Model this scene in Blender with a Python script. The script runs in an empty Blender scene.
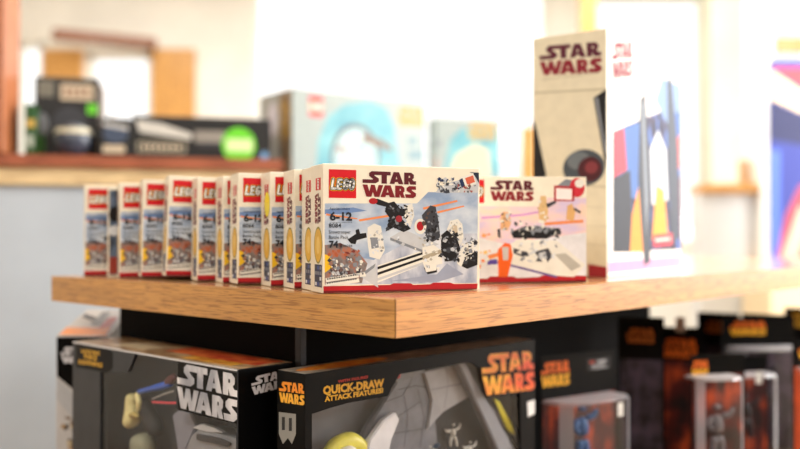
import bpy, bmesh, math, random
from mathutils import Vector, Matrix
from mathutils.geometry import tessellate_polygon

# ------------------------------------------------------------------ camera, world, lights, exposure
S = bpy.context.scene
C = S.collection
F_PX, EYE, HOR = 881.0, 1.064, 235.0
cam_d = bpy.data.cameras.new('camera'); cam = bpy.data.objects.new('camera', cam_d); C.objects.link(cam)
cam_d.sensor_width = 36.0; cam_d.lens = F_PX * 36.0 / 800.0
cam_d.clip_start = 0.02; cam_d.clip_end = 60
PITCH = math.atan((HOR - 224.5) / F_PX)
cam.location = (0, 0, EYE); cam.rotation_euler = (math.pi / 2 + PITCH, 0, 0)
cam_d.dof.use_dof = True; cam_d.dof.focus_distance = 0.98; cam_d.dof.aperture_fstop = 2.1
S.camera = cam

w = bpy.data.worlds.new('world'); S.world = w; w.use_nodes = True
w.node_tree.nodes['Background'].inputs[0].default_value = (1.0, 0.985, 0.96, 1)
w.node_tree.nodes['Background'].inputs[1].default_value = 1.6

def area(name, loc, tgt, sx, sy, power, col):
    d = bpy.data.lights.new(name, 'AREA'); d.shape = 'RECTANGLE'; d.size = sx; d.size_y = sy; d.energy = power; d.color = col
    o = bpy.data.objects.new(name, d); C.objects.link(o); o.location = loc
    o.rotation_euler = (Vector(tgt) - Vector(loc)).to_track_quat('-Z', 'Y').to_euler()
    return o
area('window_daylight', (2.62, 2.35, 1.75), (0.5, 1.9, 1.1), 2.2, 1.5, 145, (1.0, 0.99, 0.97))
area('ceiling_fill', (-0.2, 3.6, 2.62), (-0.2, 3.7, 0.5), 3.6, 1.6, 90, (1.0, 0.985, 0.95))  # area light below the solid ceiling, no skylight; brightens the back wall
area('added_fill_light', (-0.9, -0.5, 2.5), (-0.1, 1.1, 0.95), 1.2, 0.6, 30, (1.0, 0.94, 0.85))  # unseen fill behind the camera for the box fronts
area('added_fill_light', (1.3, -0.9, 2.35), (0.15, 1.1, 0.85), 1.0, 0.6, 27, (1.0, 0.96, 0.90))  # second unseen lamp, added to lift the dark fronts on the lower shelf

S.view_settings.view_transform = 'Standard'; S.view_settings.look = 'None'
S.view_settings.exposure = 0.0; S.view_settings.gamma = 1.0; S.view_settings.use_curve_mapping = False

# ------------------------------------------------------------------ helpers
def lin(c):
    return tuple((x / 255 / 12.92) if x / 255 <= 0.04045 else ((x / 255 + 0.055) / 1.055) ** 2.4 for x in c)
_m = {}
def M(c, rough=0.5, metal=0.0, coat=0.0, mottle=0.0, scale=60.0, name=None, spec=0.35):
    """plain surface in an sRGB colour, with faint procedural wear"""
    key = (c, rough, metal, coat, mottle, scale)
    if key in _m: return _m[key]
    m = bpy.data.materials.new(name or 'print_%02x%02x%02x' % c); m.use_nodes = True
    nt = m.node_tree; b = nt.nodes['Principled BSDF']
    L = lin(c)
    b.inputs['Roughness'].default_value = rough; b.inputs['Metallic'].default_value = metal
    b.inputs['Coat Weight'].default_value = coat; b.inputs['Coat Roughness'].default_value = 0.12; b.inputs['Specular IOR Level'].default_value = spec
    tc = nt.nodes.new('ShaderNodeTexCoord'); nz = nt.nodes.new('ShaderNodeTexNoise'); nz.inputs['Scale'].default_value = scale
    nz.inputs['Detail'].default_value = 3
    rp = nt.nodes.new('ShaderNodeValToRGB'); k = 0.05 + mottle
    rp.color_ramp.elements[0].position = 0.3; rp.color_ramp.elements[1].position = 0.7
    rp.color_ramp.elements[0].color = tuple(x * (1 - k) for x in L) + (1,)
    rp.color_ramp.elements[1].color = tuple(min(1, x * (1 + k)) for x in L) + (1,)
    nt.links.new(tc.outputs['Object'], nz.inputs['Vector']); nt.links.new(nz.outputs[0], rp.inputs[0])
    nt.links.new(rp.outputs[0], b.inputs['Base Color'])
    _m[key] = m
    return m
def blend_mat(name, c1, c2, scale=(20, 20, 20), rough=0.4, lo=0.35, hi=0.65, coat=0.0, c3=None, distort=0.0):
    """printed artwork ground or surface where noise moves between colours"""
    m = bpy.data.materials.new(name); m.use_nodes = True; nt = m.node_tree; b = nt.nodes['Principled BSDF']
    b.inputs['Roughness'].default_value = rough; b.inputs['Coat Weight'].default_value = coat
    tc = nt.nodes.new('ShaderNodeTexCoord'); mp = nt.nodes.new('ShaderNodeMapping'); mp.inputs['Scale'].default_value = scale
    nz = nt.nodes.new('ShaderNodeTexNoise'); nz.inputs['Scale'].default_value = 1.0; nz.inputs['Detail'].default_value = 4
    nz.inputs['Distortion'].default_value = distort
    rp = nt.nodes.new('ShaderNodeValToRGB'); e = rp.color_ramp.elements
    e[0].position = lo; e[0].color = lin(c1) + (1,); e[1].position = hi; e[1].color = lin(c2) + (1,)
    if c3: x = e.new((lo + hi) / 2); x.color = lin(c3) + (1,)
    nt.links.new(tc.outputs['Object'], mp.inputs[0]); nt.links.new(mp.outputs[0], nz.inputs['Vector'])
    nt.links.new(nz.outputs[0], rp.inputs[0]); nt.links.new(rp.outputs[0], b.inputs['Base Color'])
    return m
def wood_mat(name, base, dark, along='x', rough=0.42, coat=0.25, fine=1.0):
    m = bpy.data.materials.new(name); m.use_nodes = True; nt = m.node_tree; b = nt.nodes['Principled BSDF']
    b.inputs['Roughness'].default_value = rough; b.inputs['Coat Weight'].default_value = coat; b.inputs['Coat Roughness'].default_value = 0.15
    tc = nt.nodes.new('ShaderNodeTexCoord')
    def grain(s_long, s_cross, lo, hi, c1, c2):
        mp = nt.nodes.new('ShaderNodeMapping')
        sc = {'x': (s_long, s_cross, s_cross), 'y': (s_cross, s_long, s_cross), 'z': (s_cross, s_cross, s_long)}[along]
        mp.inputs['Scale'].default_value = sc
        nz = nt.nodes.new('ShaderNodeTexNoise'); nz.inputs['Scale'].default_value = 1; nz.inputs['Detail'].default_value = 5
        nz.inputs['Distortion'].default_value = 0.4
        rp = nt.nodes.new('ShaderNodeValToRGB'); e = rp.color_ramp.elements
        e[0].position = lo; e[0].color = c1; e[1].position = hi; e[1].color = c2
        nt.links.new(tc.outputs['Object'], mp.inputs[0]); nt.links.new(mp.outputs[0], nz.inputs['Vector']); nt.links.new(nz.outputs[0], rp.inputs[0])
        return rp.outputs[0]
    B = lin(base); D = lin(dark)
    g1 = grain(3 * fine, 90 * fine, 0.36, 0.62, tuple(x * 0.72 + y * 0.28 for x, y in zip(B, D)) + (1,), B + (1,))
    g2 = grain(28 * fine, 520 * fine, 0.38, 0.50, (0.50, 0.40, 0.30, 1), (1, 1, 1, 1))
    mx = nt.nodes.new('ShaderNodeMix'); mx.data_type = 'RGBA'; mx.blend_type = 'MULTIPLY'; mx.inputs[0].default_value = 0.75
    nt.links.new(g1, mx.inputs[6]); nt.links.new(g2, mx.inputs[7]); nt.links.new(mx.outputs[2], b.inputs['Base Color'])
    return m
def clear_mat(name, rough=0.05, tint=(1, 1, 1), gloss=0.16):
    """thin clear plastic: mostly see-through with a glossy skin"""
    m = bpy.data.materials.new(name); m.use_nodes = True; nt = m.node_tree
    for n in list(nt.nodes): nt.nodes.remove(n)
    out = nt.nodes.new('ShaderNodeOutputMaterial'); t = nt.nodes.new('ShaderNodeBsdfTransparent'); t.inputs[0].default_value = tint + (1,)
    g = nt.nodes.new('ShaderNodeBsdfGlossy'); g.inputs['Roughness'].default_value = rough
    fr = nt.nodes.new('ShaderNodeLayerWeight'); fr.inputs[0].default_value = .5
    pw = nt.nodes.new('ShaderNodeMath'); pw.operation = 'POWER'; pw.inputs[1].default_value = 4.5
    ml = nt.nodes.new('ShaderNodeMath'); ml.operation = 'MULTIPLY'; ml.inputs[1].default_value = .8
    nt.links.new(fr.outputs['Facing'], pw.inputs[0]); nt.links.new(pw.outputs[0], ml.inputs[0])
    ad = nt.nodes.new('ShaderNodeMath'); ad.operation = 'ADD'; ad.inputs[1].default_value = gloss; ad.use_clamp = True
    mx = nt.nodes.new('ShaderNodeMixShader')
    nt.links.new(ml.outputs[0], ad.inputs[0]); nt.links.new(ad.outputs[0], mx.inputs[0])
    nt.links.new(t.outputs[0], mx.inputs[1]); nt.links.new(g.outputs[0], mx.inputs[2]); nt.links.new(mx.outputs[0], out.inputs[0])
    return m

def link(name, bm, mats, parent=None, smooth=False):
    me = bpy.data.meshes.new(name); bm.normal_update(); bm.to_mesh(me); bm.free()
    for x in (mats if isinstance(mats, (list, tuple)) else [mats]): me.materials.append(x)
    if smooth:
        for p in me.polygons: p.use_smooth = True
    o = bpy.data.objects.new(name, me); C.objects.link(o); o.parent = parent
    return o
def empty(name, loc, yaw=0.0, roll=0.0):
    o = bpy.data.objects.new(name, None); C.objects.link(o); o.empty_display_size = 0.03
    o.location = loc; o.rotation_euler = (0, roll, yaw); return o
def tag(o, label, cat, group=None):
    o['label'] = label; o['category'] = cat
    if group: o['group'] = group
    return o
def struct(o): o['kind'] = 'structure'; return o
def box_bm(x0, y0, z0, x1, y1, z1, bev=0.0, bm=None, seg=2):
    own = bmesh.new()
    bmesh.ops.create_cube(own, size=1)
    for v in own.verts: v.co = Vector(((x0 + x1) / 2 + v.co.x * (x1 - x0), (y0 + y1) / 2 + v.co.y * (y1 - y0), (z0 + z1) / 2 + v.co.z * (z1 - z0)))
    if bev: bmesh.ops.bevel(own, geom=list(own.edges), offset=bev, segments=seg, affect='EDGES', profile=0.5)
    if bm is None: return own
    me = bpy.data.meshes.new('t'); own.to_mesh(me); own.free(); bm.from_mesh(me); bpy.data.meshes.remove(me); return bm
def ray(px, py):
    d = Vector(((px - 400) / F_PX, 1.0, (224.5 - py) / F_PX))
    return Matrix.Rotation(PITCH, 3, 'X') @ d
def at(px, Y):  # a point at depth Y seen at column px: its X
    return (px - 400) / F_PX * Y

class Print:
    """flat printing on one face of a carton; x right and y up as seen from outside the face"""
    def __init__(s, root, face, dims, depth=0.0):
        s.root, s.face, s.d = root, face, dims
        s.polys = []; s.depth = depth
        bpy.context.view_layer.update()
        s.mw = root.matrix_world.copy()
    def loc(s, a, b, e):
        W, D, H = s.d
        return {'front': Vector((a, s.depth - e, b)), 'left': Vector((-e, D - a, b)), 'right': Vector((W + e, a, b)),
                'top': Vector((a, b, H + e))}[s.face]
    def px(s, x, y):  # photo pixel -> face coordinates
        o = s.mw.inverted() @ Vector((0, 0, EYE)); d = s.mw.inverted().to_3x3() @ ray(x, y)
        ax = {'front': (1, s.depth), 'left': (0, 0.0), 'right': (0, s.d[0]), 'top': (2, s.d[2])}[s.face]
        t = (ax[1] - o[ax[0]]) / d[ax[0]]; p = o + d * t
        W, D, H = s.d
        a, b = {'front': (p.x, p.z), 'left': (D - p.y, p.z), 'right': (p.y, p.z), 'top': (p.x, p.y)}[s.face]
        la, lb = {'front': (W, H), 'left': (D, H), 'right': (D, H), 'top': (W, D)}[s.face]
        return (min(max(a, 0.0003), la - 0.0003), min(max(b, 0.0003), lb - 0.0003))
    def poly(s, pts, mat, layer=1, holes=()): s.polys.append((pts, mat, layer, holes)); return s
    def ppx(s, pts, mat, layer=1): return s.poly([s.px(*p) for p in pts], mat, layer)
    def rect(s, a0, b0, a1, b1, mat, layer=1): return s.poly([(a0, b0), (a1, b0), (a1, b1), (a0, b1)], mat, layer)
    def ell(s, ca, cb, ra, rb, mat, layer=1, n=28, rot=0):
        cr, sr = math.cos(rot), math.sin(rot)
        return s.poly([(ca + ra * math.cos(t) * cr - rb * math.sin(t) * sr, cb + ra * math.cos(t) * sr + rb * math.sin(t) * cr)
                       for t in [i * math.tau / n for i in range(n)]], mat, layer)
    def epx(s, x0, y0, x1, y1, mat, layer=1):
        a0, b0 = s.px(x0, y1); a1, b1 = s.px(x1, y0)
        return s.ell((a0 + a1) / 2, (b0 + b1) / 2, abs(a1 - a0) / 2, abs(b1 - b0) / 2, mat, layer)
    def rpx(s, x0, y0, x1, y1, mat, layer=1): return s.ppx([(x0, y1), (x1, y1), (x1, y0), (x0, y0)], mat, layer)
    def stroke(s, pts, wd, mat, layer=1):
        for (p, q) in zip(pts, pts[1:]):
            d = Vector((q[0] - p[0], q[1] - p[1])); n = Vector((-d.y, d.x)).normalized() * wd / 2
            s.poly([(p[0] - n.x, p[1] - n.y), (q[0] - n.x, q[1] - n.y), (q[0] + n.x, q[1] + n.y), (p[0] + n.x, p[1] + n.y)], mat, layer)
        for p in pts: s.ell(p[0], p[1], wd / 2, wd / 2, mat, layer, 10)
        return s
    def spx(s, pts, wd_px, mat, layer=1):
        P = [s.px(*p) for p in pts]; u = s.px(pts[0][0], pts[0][1]); v = s.px(pts[0][0], pts[0][1] + 1)
        return s.stroke(P, wd_px * math.hypot(u[0] - v[0], u[1] - v[1]), mat, layer)
    def clump(s, x0, y0, x1, y1, mats, n, seed, layer=3, size=4.0):
        r = random.Random(seed)
        for i in range(n):
            cx, cy = r.uniform(x0, x1), r.uniform(y0, y1); a = r.uniform(0, 6.3); k = r.choice((3, 4, 4, 5)); q = r.uniform(.4, 1) * size
            el = r.uniform(.35, 1)
            pts = []
            for j in range(k):
                t = math.tau * j / k; X, Y = q * math.cos(t), q * el * math.sin(t)
                pts.append((cx + X * math.cos(a) - Y * math.sin(a), cy - X * math.sin(a) - Y * math.cos(a)))
            s.ppx(pts, r.choice(mats), layer + i * 0.08)
        return s
    def letters(s, shapes, org, ux, uy, mat, layer=2, skew=0.0):
        """shapes: [(outer, [holes])] in letter units; org + x*ux + y*uy"""
        for outer, holes in shapes:
            f = lambda p: (org[0] + p[0] * ux[0] + p[1] * uy[0], org[1] + p[0] * ux[1] + p[1] * uy[1])
            s.poly([f(p) for p in outer], mat, layer, [[f(p) for p in h] for h in holes])
        return s
    def build(s, name, parent=None, label=None):
        bm = bmesh.new(); mats = []
        for pts, mat, layer, holes in s.polys:
            if mat not in mats: mats.append(mat)
            loops = [[Vector((p[0], p[1], 0)) for p in pts]] + [[Vector((p[0], p[1], 0)) for p in h] for h in holes]
            flat = [p for L in loops for p in L]
            vs = [bm.verts.new(s.loc(p.x, p.y, 0.00005 * layer + 0.00005)) for p in flat]
            for t in tessellate_polygon(loops):
                try: f = bm.faces.new([vs[i] for i in t]); f.material_index = mats.index(mat)
                except ValueError: pass
        host = None
        for ch in s.root.children:
            if ch.name.split('.')[0] in ('front_frame', 'backing_card') or (ch.name.split('.')[0] == 'carton' and s.face != 'front'): host = ch; break
        if not name.endswith('artwork'): host = s.root
        if host is None:
            for ch in s.root.children:
                if ch.name.split('.')[0] == 'carton': host = ch
        o = link(name, bm, mats, parent or host or s.root)
        if label: o['label'] = label
        s.polys = []
        return o

SW = [([(0,34),(24,34),(30,39),(30,46),(22,53),(22,55),(35,55),(35,34),(45,34),(45,55),(52,55),(52,64),(17,64),(12,59),(12,52),(19,45),(19,43),(0,43)], []),
      ([(50,34),(59,34),(60.5,39),(65.5,39),(67,34),(76,34),(68,64),(57.5,64)], [[(61.5,46),(64.6,46),(63,54)]]),
      ([(77.5,34),(86,34),(86,43),(89,34),(100,34),(100,43),(95.5,43),(93,47),(96,51),(96,59),(91,64),(77.5,64)], [[(86,51),(88.6,51),(88.6,56),(86,56)]]),
      ([(0,30),(9,30),(12.5,13),(15.5,30),(22.5,30),(26,13),(29.5,30),(38,30),(31,0),(22,0),(19,12),(16,0),(7,0)], []),
      ([(33,0),(42,0),(43.5,5),(49,5),(50.5,0),(60,0),(52,30),(41,30)], [[(44.5,12),(48,12),(46.2,20)]]),
      ([(60.5,0),(69,0),(69,9),(71.5,0),(79,0),(75.5,12),(78,16),(78,25),(73,30),(60.5,30)], [[(69,17),(71.2,17),(71.2,22),(69,22)]]),
      ([(80.5,0),(95,0),(100,5),(100,12),(92,19),(92,21),(100,21),(100,30),(87,30),(82,25),(82,18),(90,11),(90,9),(79,9)], [])]
def grow(shapes, k):
    """letter outlines pushed outwards, counters filled, for a dark keyline"""
    out = []
    for o, _h in shapes:
        n = len(o); A = sum(o[i][0] * o[(i + 1) % n][1] - o[(i + 1) % n][0] * o[i][1] for i in range(n))
        sg = 1 if A > 0 else -1; q = []
        for i in range(n):
            a, b, c = Vector(o[i - 1]), Vector(o[i]), Vector(o[(i + 1) % n])
            d1 = (b - a).normalized(); d2 = (c - b).normalized()
            nn = Vector((d1.y + d2.y, -(d1.x + d2.x))) * sg
            if nn.length < 1e-6: nn = Vector((d1.y, -d1.x)) * sg
            nn.normalize(); q.append(tuple(b + nn * k * 1.25))
        out.append((q, []))
    return out
SWK = grow(SW, 2.2)
def star(pr, x0, y0, x1, y1, x2, y2, mat, key=None, layer=4, mat2=None):
    """two-line title; pixel corners: bottom-left, bottom-right, top-left"""
    o = pr.px(x0, y0); a = pr.px(x1, y1); b = pr.px(x2, y2)
    ux = ((a[0] - o[0]) / 100, (a[1] - o[1]) / 100); uy = ((b[0] - o[0]) / 64, (b[1] - o[1]) / 64)
    if key: pr.letters(SWK, o, ux, uy, key, layer)
    pr.letters(SW[:3], o, ux, uy, mat2 or mat, layer + 1); pr.letters(SW[3:], o, ux, uy, mat, layer + 1)
def star_at(pr, a, b, wd, ht, mat, key=None, layer=4, vertical=False, mat2=None):
    if vertical: o, ux, uy = (a, b), (0, -ht / 100), (wd / 64, 0)
    else: o, ux, uy = (a, b), (wd / 100, 0), (0, ht / 64)
    if key: pr.letters(SWK, o, ux, uy, key, layer)
    pr.letters(SW[:3], o, ux, uy, mat2 or mat, layer + 1); pr.letters(SW[3:], o, ux, uy, mat, layer + 1)
# slanted four-letter brand badge, strokes in a 0..4 x 0..1 box
BR = [[(0.32, 1), (0.08, 0.03), (0.62, 0.03)],
      [(1.55, 0.97), (1.1, 0.97), (0.95, 0.03), (1.42, 0.03)], [(1.03, 0.5), (1.42, 0.5)],
      [(2.5, 0.85), (2.28, 0.98), (2.02, 0.85), (1.88, 0.45), (1.92, 0.12), (2.12, 0.02), (2.34, 0.12), (2.42, 0.46), (2.22, 0.46)],
      [(2.98, 0.95), (2.80, 0.6), (2.78, 0.2), (2.98, 0.02), (3.2, 0.06), (3.38, 0.4), (3.42, 0.8), (3.24, 0.98), (2.98, 0.95)]]
def badge(pr, a0, b0, sz, layer=3, vertical=False, w=None):
    RED, WH, BK, YE = M((206, 24, 36), .35), M((250, 250, 246), .35), M((20, 18, 18), .35), M((250, 205, 40), .35)
    w = w or sz
    pr.rect(a0, b0, a0 + w, b0 + sz, RED, layer)
    k = sz * 0.86 / 3.5
    def f(p):
        x, y = p[0] * k, p[1] * sz * (0.33 if not vertical else .26)
        if vertical: return (a0 + w * .38 + y * w / sz, b0 + sz * .93 - x)
        return (a0 + w * .08 + x * w / sz, b0 + sz * .32 + y)
    for st in BR:
        P = [f(p) for p in st]
        if not vertical:
            pr.stroke(P, sz * .165, YE, layer + 1); pr.stroke(P, sz * .13, BK, layer + 2)
        pr.stroke(P, sz * (.075 if not vertical else .085) * (1 if not vertical else 1.1), WH, layer + 3)
def text(pr, body, a, b, size, mat, layer=4, bold=0.0, name='lettering', rot=0.0, sx=1.0, slope=0.0):
    cu = bpy.data.curves.new('txt', 'FONT'); cu.body = body; cu.size = size; cu.offset = bold; cu.resolution_u = 2
    t = bpy.data.objects.new('txt', cu); C.objects.link(t); bpy.context.view_layer.update()
    me = bpy.data.meshes.new_from_object(t.evaluated_get(bpy.context.evaluated_depsgraph_get())); bpy.data.objects.remove(t)
    cr, sr = math.cos(rot), math.sin(rot)
    for p in me.polygons:
        pts = []
        for i in p.vertices:
            v = me.vertices[i].co; x, y = v.x * sx, v.y + slope * v.x
            pts.append((a + x * cr - y * sr, b + x * sr + y * cr))
        A = 0
        for i in range(len(pts)): A += pts[i][0] * pts[(i + 1) % len(pts)][1] - pts[(i + 1) % len(pts)][0] * pts[i][1]
        if abs(A) > 1e-12: pr.polys.append((pts, mat, layer, ()))
    bpy.data.meshes.remove(me)
def textpx(pr, body, x, y, h_px, mat, layer=4, bold=0.0, width_px=None):
    o = pr.px(x, y); t = pr.px(x, y - h_px); size = math.hypot(t[0] - o[0], t[1] - o[1]) / 0.70
    n0 = len(pr.polys); text(pr, body, o[0], o[1], size, mat, layer, bold * size)
    if width_px:
        e = pr.px(x + width_px, y); mx = max(p[0] for q in pr.polys[n0:] for p in q[0]); k = (e[0] - o[0]) / max(mx - o[0], 1e-6)
        for i in range(n0, len(pr.polys)):
            q = pr.polys[i]; pr.polys[i] = ([(o[0] + (p[0] - o[0]) * k, p[1]) for p in q[0]],) + q[1:]
def copy_tree(o, parent=None):
    c = o.copy(); C.objects.link(c); c.parent = parent
    for ch in list(o.children): copy_tree(ch, c)
    return c

# ------------------------------------------------------------------ the room
def slab(name, x0, y0, z0, x1, y1, z1, mat, bev=0.0): return link(name, box_bm(x0, y0, z0, x1, y1, z1, bev), mat)
WHITE_WALL = M((244, 243, 236), 0.85, mottle=0.01, scale=4, name='white_plaster')
struct(slab('floor', -3.6, -2.0, -0.05, 2.75, 5.6, 0.0, wood_mat('floor_boards', (170, 130, 92), (90, 60, 40), 'y', fine=0.3)))
struct(slab('ceiling', -3.6, -2.0, 2.75, 2.75, 5.6, 2.85, M((246, 240, 218), 0.9, name='cream_ceiling', scale=5)))
struct(slab('wall_front', -3.6, -2.1, 0, 2.75, -2.0, 2.75, M((112, 98, 86), .85, name='taupe_paint', scale=5)))
struct(slab('wall_left', -3.7, -2.0, 0, -3.6, 5.6, 2.75, WHITE_WALL))
def walled(name, x0, x1, y0, y1, openings, axis):
    """wall with rectangular openings (a0,z0,a1,z1) along its length"""
    bm = bmesh.new(); A0, A1 = (x0, x1) if axis == 'x' else (y0, y1)
    cuts = sorted({A0, A1, *[o[0] for o in openings], *[o[2] for o in openings]})
    for a, b in zip(cuts, cuts[1:]):
        mid = (a + b) / 2; ops = [o for o in openings if o[0] < mid < o[2]]
        spans = [(0, 2.75)] if not ops else [(0, ops[0][1]), (ops[0][3], 2.75)]
        for z0, z1 in spans:
            if z1 - z0 < .001: continue
            if axis == 'x': box_bm(a, y0, z0, b, y1, z1, bm=bm)
            else: box_bm(x0, a, z0, x1, b, z1, bm=bm)
    return struct(link(name, bm, WHITE_WALL))
BY = 5.6
walled('wall_back', -3.7, 2.85, BY, BY + 0.12, [(-2.46, 1.35, -2.27, 2.30), (-2.0, 1.25, -1.58, 2.23), (-0.95, 1.0, 0.95, 2.65), (1.15, 1.0, 1.95, 2.6), (2.18, 1.6, 2.68, 2.68)], 'x')
walled('wall_right', 2.75, 2.85, -2.0, BY, [(1.2, 0.95, 3.5, 2.5)], 'y')
pane_m = clear_mat('window_glass', 0.02, (1, 1, 1), 0.05)
frame_m = M((250, 248, 240), 0.5, name='white_window_paint')
oak_far = wood_mat('honey_oak_trim', (226, 170, 92), (150, 96, 45), 'z', fine=0.5)
walnut = wood_mat('brown_cornice', (150, 92, 58), (80, 45, 28), 'x', fine=0.5)
def window(n, a0, z0, a1, z1, axis='x', pos=BY + 0.06, fm=frame_m, bars=1, t=0.035):
    e = struct(empty('window_%d' % n, (0, 0, 0)))
    bm = bmesh.new()
    def b(p0, q0, p1, q1, d=0.03):
        if axis == 'x': box_bm(p0, pos - d, q0, p1, pos + d, q1, bm=bm)
        else: box_bm(pos - d, p0, q0, pos + d, p1, q1, bm=bm)
    b(a0, z0, a0 + t, z1); b(a1 - t, z0, a1, z1); b(a0, z0, a1, z0 + t); b(a0, z1 - t, a1, z1)
    for i in range(1, bars + 1):
        m = a0 + (a1 - a0) * i / (bars + 1); b(m - t / 3, z0, m + t / 3, z1, 0.02)
    struct(link('window_frame', bm, fm, e))
    g = box_bm(a0, pos - .003, z0, a1, pos + .003, z1) if axis == 'x' else box_bm(pos - .003, a0, z0, pos + .003, a1, z1)
    struct(link('window_pane', g, pane_m, e)); return e
window(1, -2.46, 1.35, -2.27, 2.30, bars=0); window(2, -2.0, 1.25, -1.58, 2.23, bars=0)
window(3, -0.95, 1.0, 0.95, 2.65, bars=1); window(4, 1.15, 1.0, 1.95, 2.6, bars=0)
window(6, 2.18, 1.6, 2.68, 2.68, bars=0)  # opening added so the dim end of the back wall shows white
window(5, 1.2, 0.95, 3.5, 2.5, 'y', 2.80, bars=2)
# garden ground and hedge seen pale through the glass
struct(slab('ground_outside', -14, BY + 0.2, -0.4, 14, 26, -0.3, M((190, 195, 180), 0.9, scale=2)))
# oak casing of the far window with its brown cornice
bm = bmesh.new()
for a, b in ((-2.26, -2.01), (-1.57, -1.30)): box_bm(a, BY - 0.05, 0.9, b, BY - 0.001, 2.24, .006, bm)
box_bm(-2.01, BY - .05, 0.9, -1.57, BY - .001, 1.25, .006, bm)
struct(link('trim_1', bm, oak_far))
_p, _q = Vector((at(52, 5.2), 5.2)), Vector((at(157, 5.48), 5.48)); _z = EYE + (235 - 37) / F_PX * 5.2
tr = struct(link('trim_2', box_bm(0, 0, 0, (_q - _p).length, .10, .06, .01), walnut)); tr.location = (_p.x, _p.y, _z); tr.rotation_euler = (0, 0, math.atan2(_q.y - _p.y, _q.x - _p.x))

# half-height counter wall with a wooden cap, behind the table
cw = empty('half_wall', (-0.354, 2.40, 0), math.radians(14.0)); cw['kind'] = 'structure'
CAPZ = 1.2710
def prism(pts, z0, z1):
    bm = bmesh.new(); a = [bm.verts.new((x, y, z0)) for x, y in pts]; b = [bm.verts.new((x, y, z1)) for x, y in pts]; n = len(pts)
    bm.faces.new(a[::-1]); bm.faces.new(b)
    for i in range(n): bm.faces.new([a[i], a[(i + 1) % n], b[(i + 1) % n], b[i]])
    return bm
def hw(o, k): return [(-1.55 - k, o), (.035 + k - .02, o), (.035 + k - .02, .05), (-.235 + k, .64), (-1.55 - k, .64)]
struct(link('half_wall_panel', prism(hw(.045, 0), 0, CAPZ - .072), M((200, 212, 226), 0.8, name='pale_blue_paint', scale=6), cw))
struct(link('trim_panel', prism(hw(.022, .01), CAPZ - .076, CAPZ - .030), wood_mat('pale_pine_trim', (252, 226, 176), (226, 180, 124), 'x', fine=.4), cw))
struct(link('trim_cap', prism(hw(0, .02), CAPZ - .030, CAPZ), wood_mat('red_brown_cap', (176, 98, 66), (110, 56, 36), 'x', fine=.4), cw))
def post(px0, px1, Y, d, mat, label, z0=CAPZ, name='wooden_post'):
    x0, x1 = at(px0, Y), at(px1, Y); e = box_bm(x0, Y, z0, x1, Y + d, 2.75, 0.004)
    return struct(link(name, e, mat))
post(-40, 2, 2.22, 0.10, wood_mat('red_oak_post', (190, 118, 76), (120, 66, 40), 'z', fine=.5), '', CAPZ, 'pillar_1')
post(583, 598, 4.2, 0.10, oak_far, '', 0, 'pillar_2')
post(712, 750, 4.6, 0.20, M((222, 224, 206), 0.8, name='cream_paint', scale=5), '', 0, 'pillar_3')
post(522, 536, 5.2, 0.08, oak_far, '', 0, 'pillar_4').scale.z = 1.0
bpy.data.objects['pillar_4'].scale.z = 0.62

# low partition at the right with a wooden cap
Yp = 3.9
struct(slab('wall_low', at(700, Yp), Yp, 0, at(760, Yp), Yp + .12, 1.064 + (235 - 193) / F_PX * Yp, M((216, 220, 220), .8, name='grey_white_paint', scale=5)))
struct(slab('trim_3', at(700, Yp), Yp - .03, 1.064 + (235 - 193) / F_PX * Yp, at(760, Yp), Yp + .15, 1.064 + (235 - 184) / F_PX * Yp, oak_far, .004))
struct(slab('trim_4', at(758, Yp), Yp - .04, 0, at(769, Yp), Yp + .16, 2.4, frame_m, .004))

# ------------------------------------------------------------------ display table
TZ = 1.0; CX, CY = -0.0044, 0.870
YAW = math.atan2(.732, .681)                       # long side direction u; v runs 90 degrees to its left
def P(u, v): return Vector((CX + u * math.cos(YAW) - v * math.sin(YAW), CY + u * math.sin(YAW) + v * math.cos(YAW)))
tb = empty('display_table', (CX, CY, 0), YAW)
tag(tb, 'long wooden shop display table with a lower shelf full of boxed toys', 'display table')
LU, LV, TH, EB = 1.93, 0.733, 0.038, 0.020
oak_u = wood_mat('honey_oak_along', (214, 150, 78), (118, 66, 26), 'x'); oak_v = wood_mat('honey_oak_across', (214, 156, 80), (100, 60, 22), 'y')
link('tabletop', box_bm(EB, EB, TZ - TH, LU - EB, LV - EB, TZ, 0.0), wood_mat('honey_oak_top_glare', (234, 190, 138), (150, 100, 60), 'x', rough=.26, coat=1.0), tb)  # top's base colour lightened to carry the window glare
link('edge_board', prism([(.0007, 0), (LU, 0), (LU, EB), (EB, EB)], TZ - TH, TZ), oak_u, tb)
link('edge_board', prism([(0, .0007), (EB - .0002, EB + .0006), (EB - .0002, LV), (0, LV)], TZ - TH, TZ), oak_v, tb)
link('edge_board', box_bm(EB, LV - EB, TZ - TH, LU, LV, TZ, 0.0010), oak_u, tb)
link('edge_board', box_bm(LU - EB, EB, TZ - TH, LU, LV - EB, TZ, 0.0010), oak_v, tb)
SHZ = 0.624
link('lower_shelf', box_bm(-0.03, -0.03, SHZ - 0.03, LU - .05, LV + .14, SHZ, 0.002), wood_mat('dark_shelf', (120, 92, 70), (60, 40, 28), 'x'), tb)
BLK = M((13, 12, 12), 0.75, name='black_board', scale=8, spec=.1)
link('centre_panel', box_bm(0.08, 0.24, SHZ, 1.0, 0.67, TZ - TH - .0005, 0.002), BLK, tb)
link('corner_trim', box_bm(0.076, 0.232, SHZ, 0.086, 0.242, TZ - TH - .001, 0.001), M((70, 72, 76), .5, metal=.6), tb)
link('base_cabinet', box_bm(0.03, 0.03, 0.0, LU - .1, LV - .03, SHZ - .031, 0.003), M((60, 50, 44), .7), tb)

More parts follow.
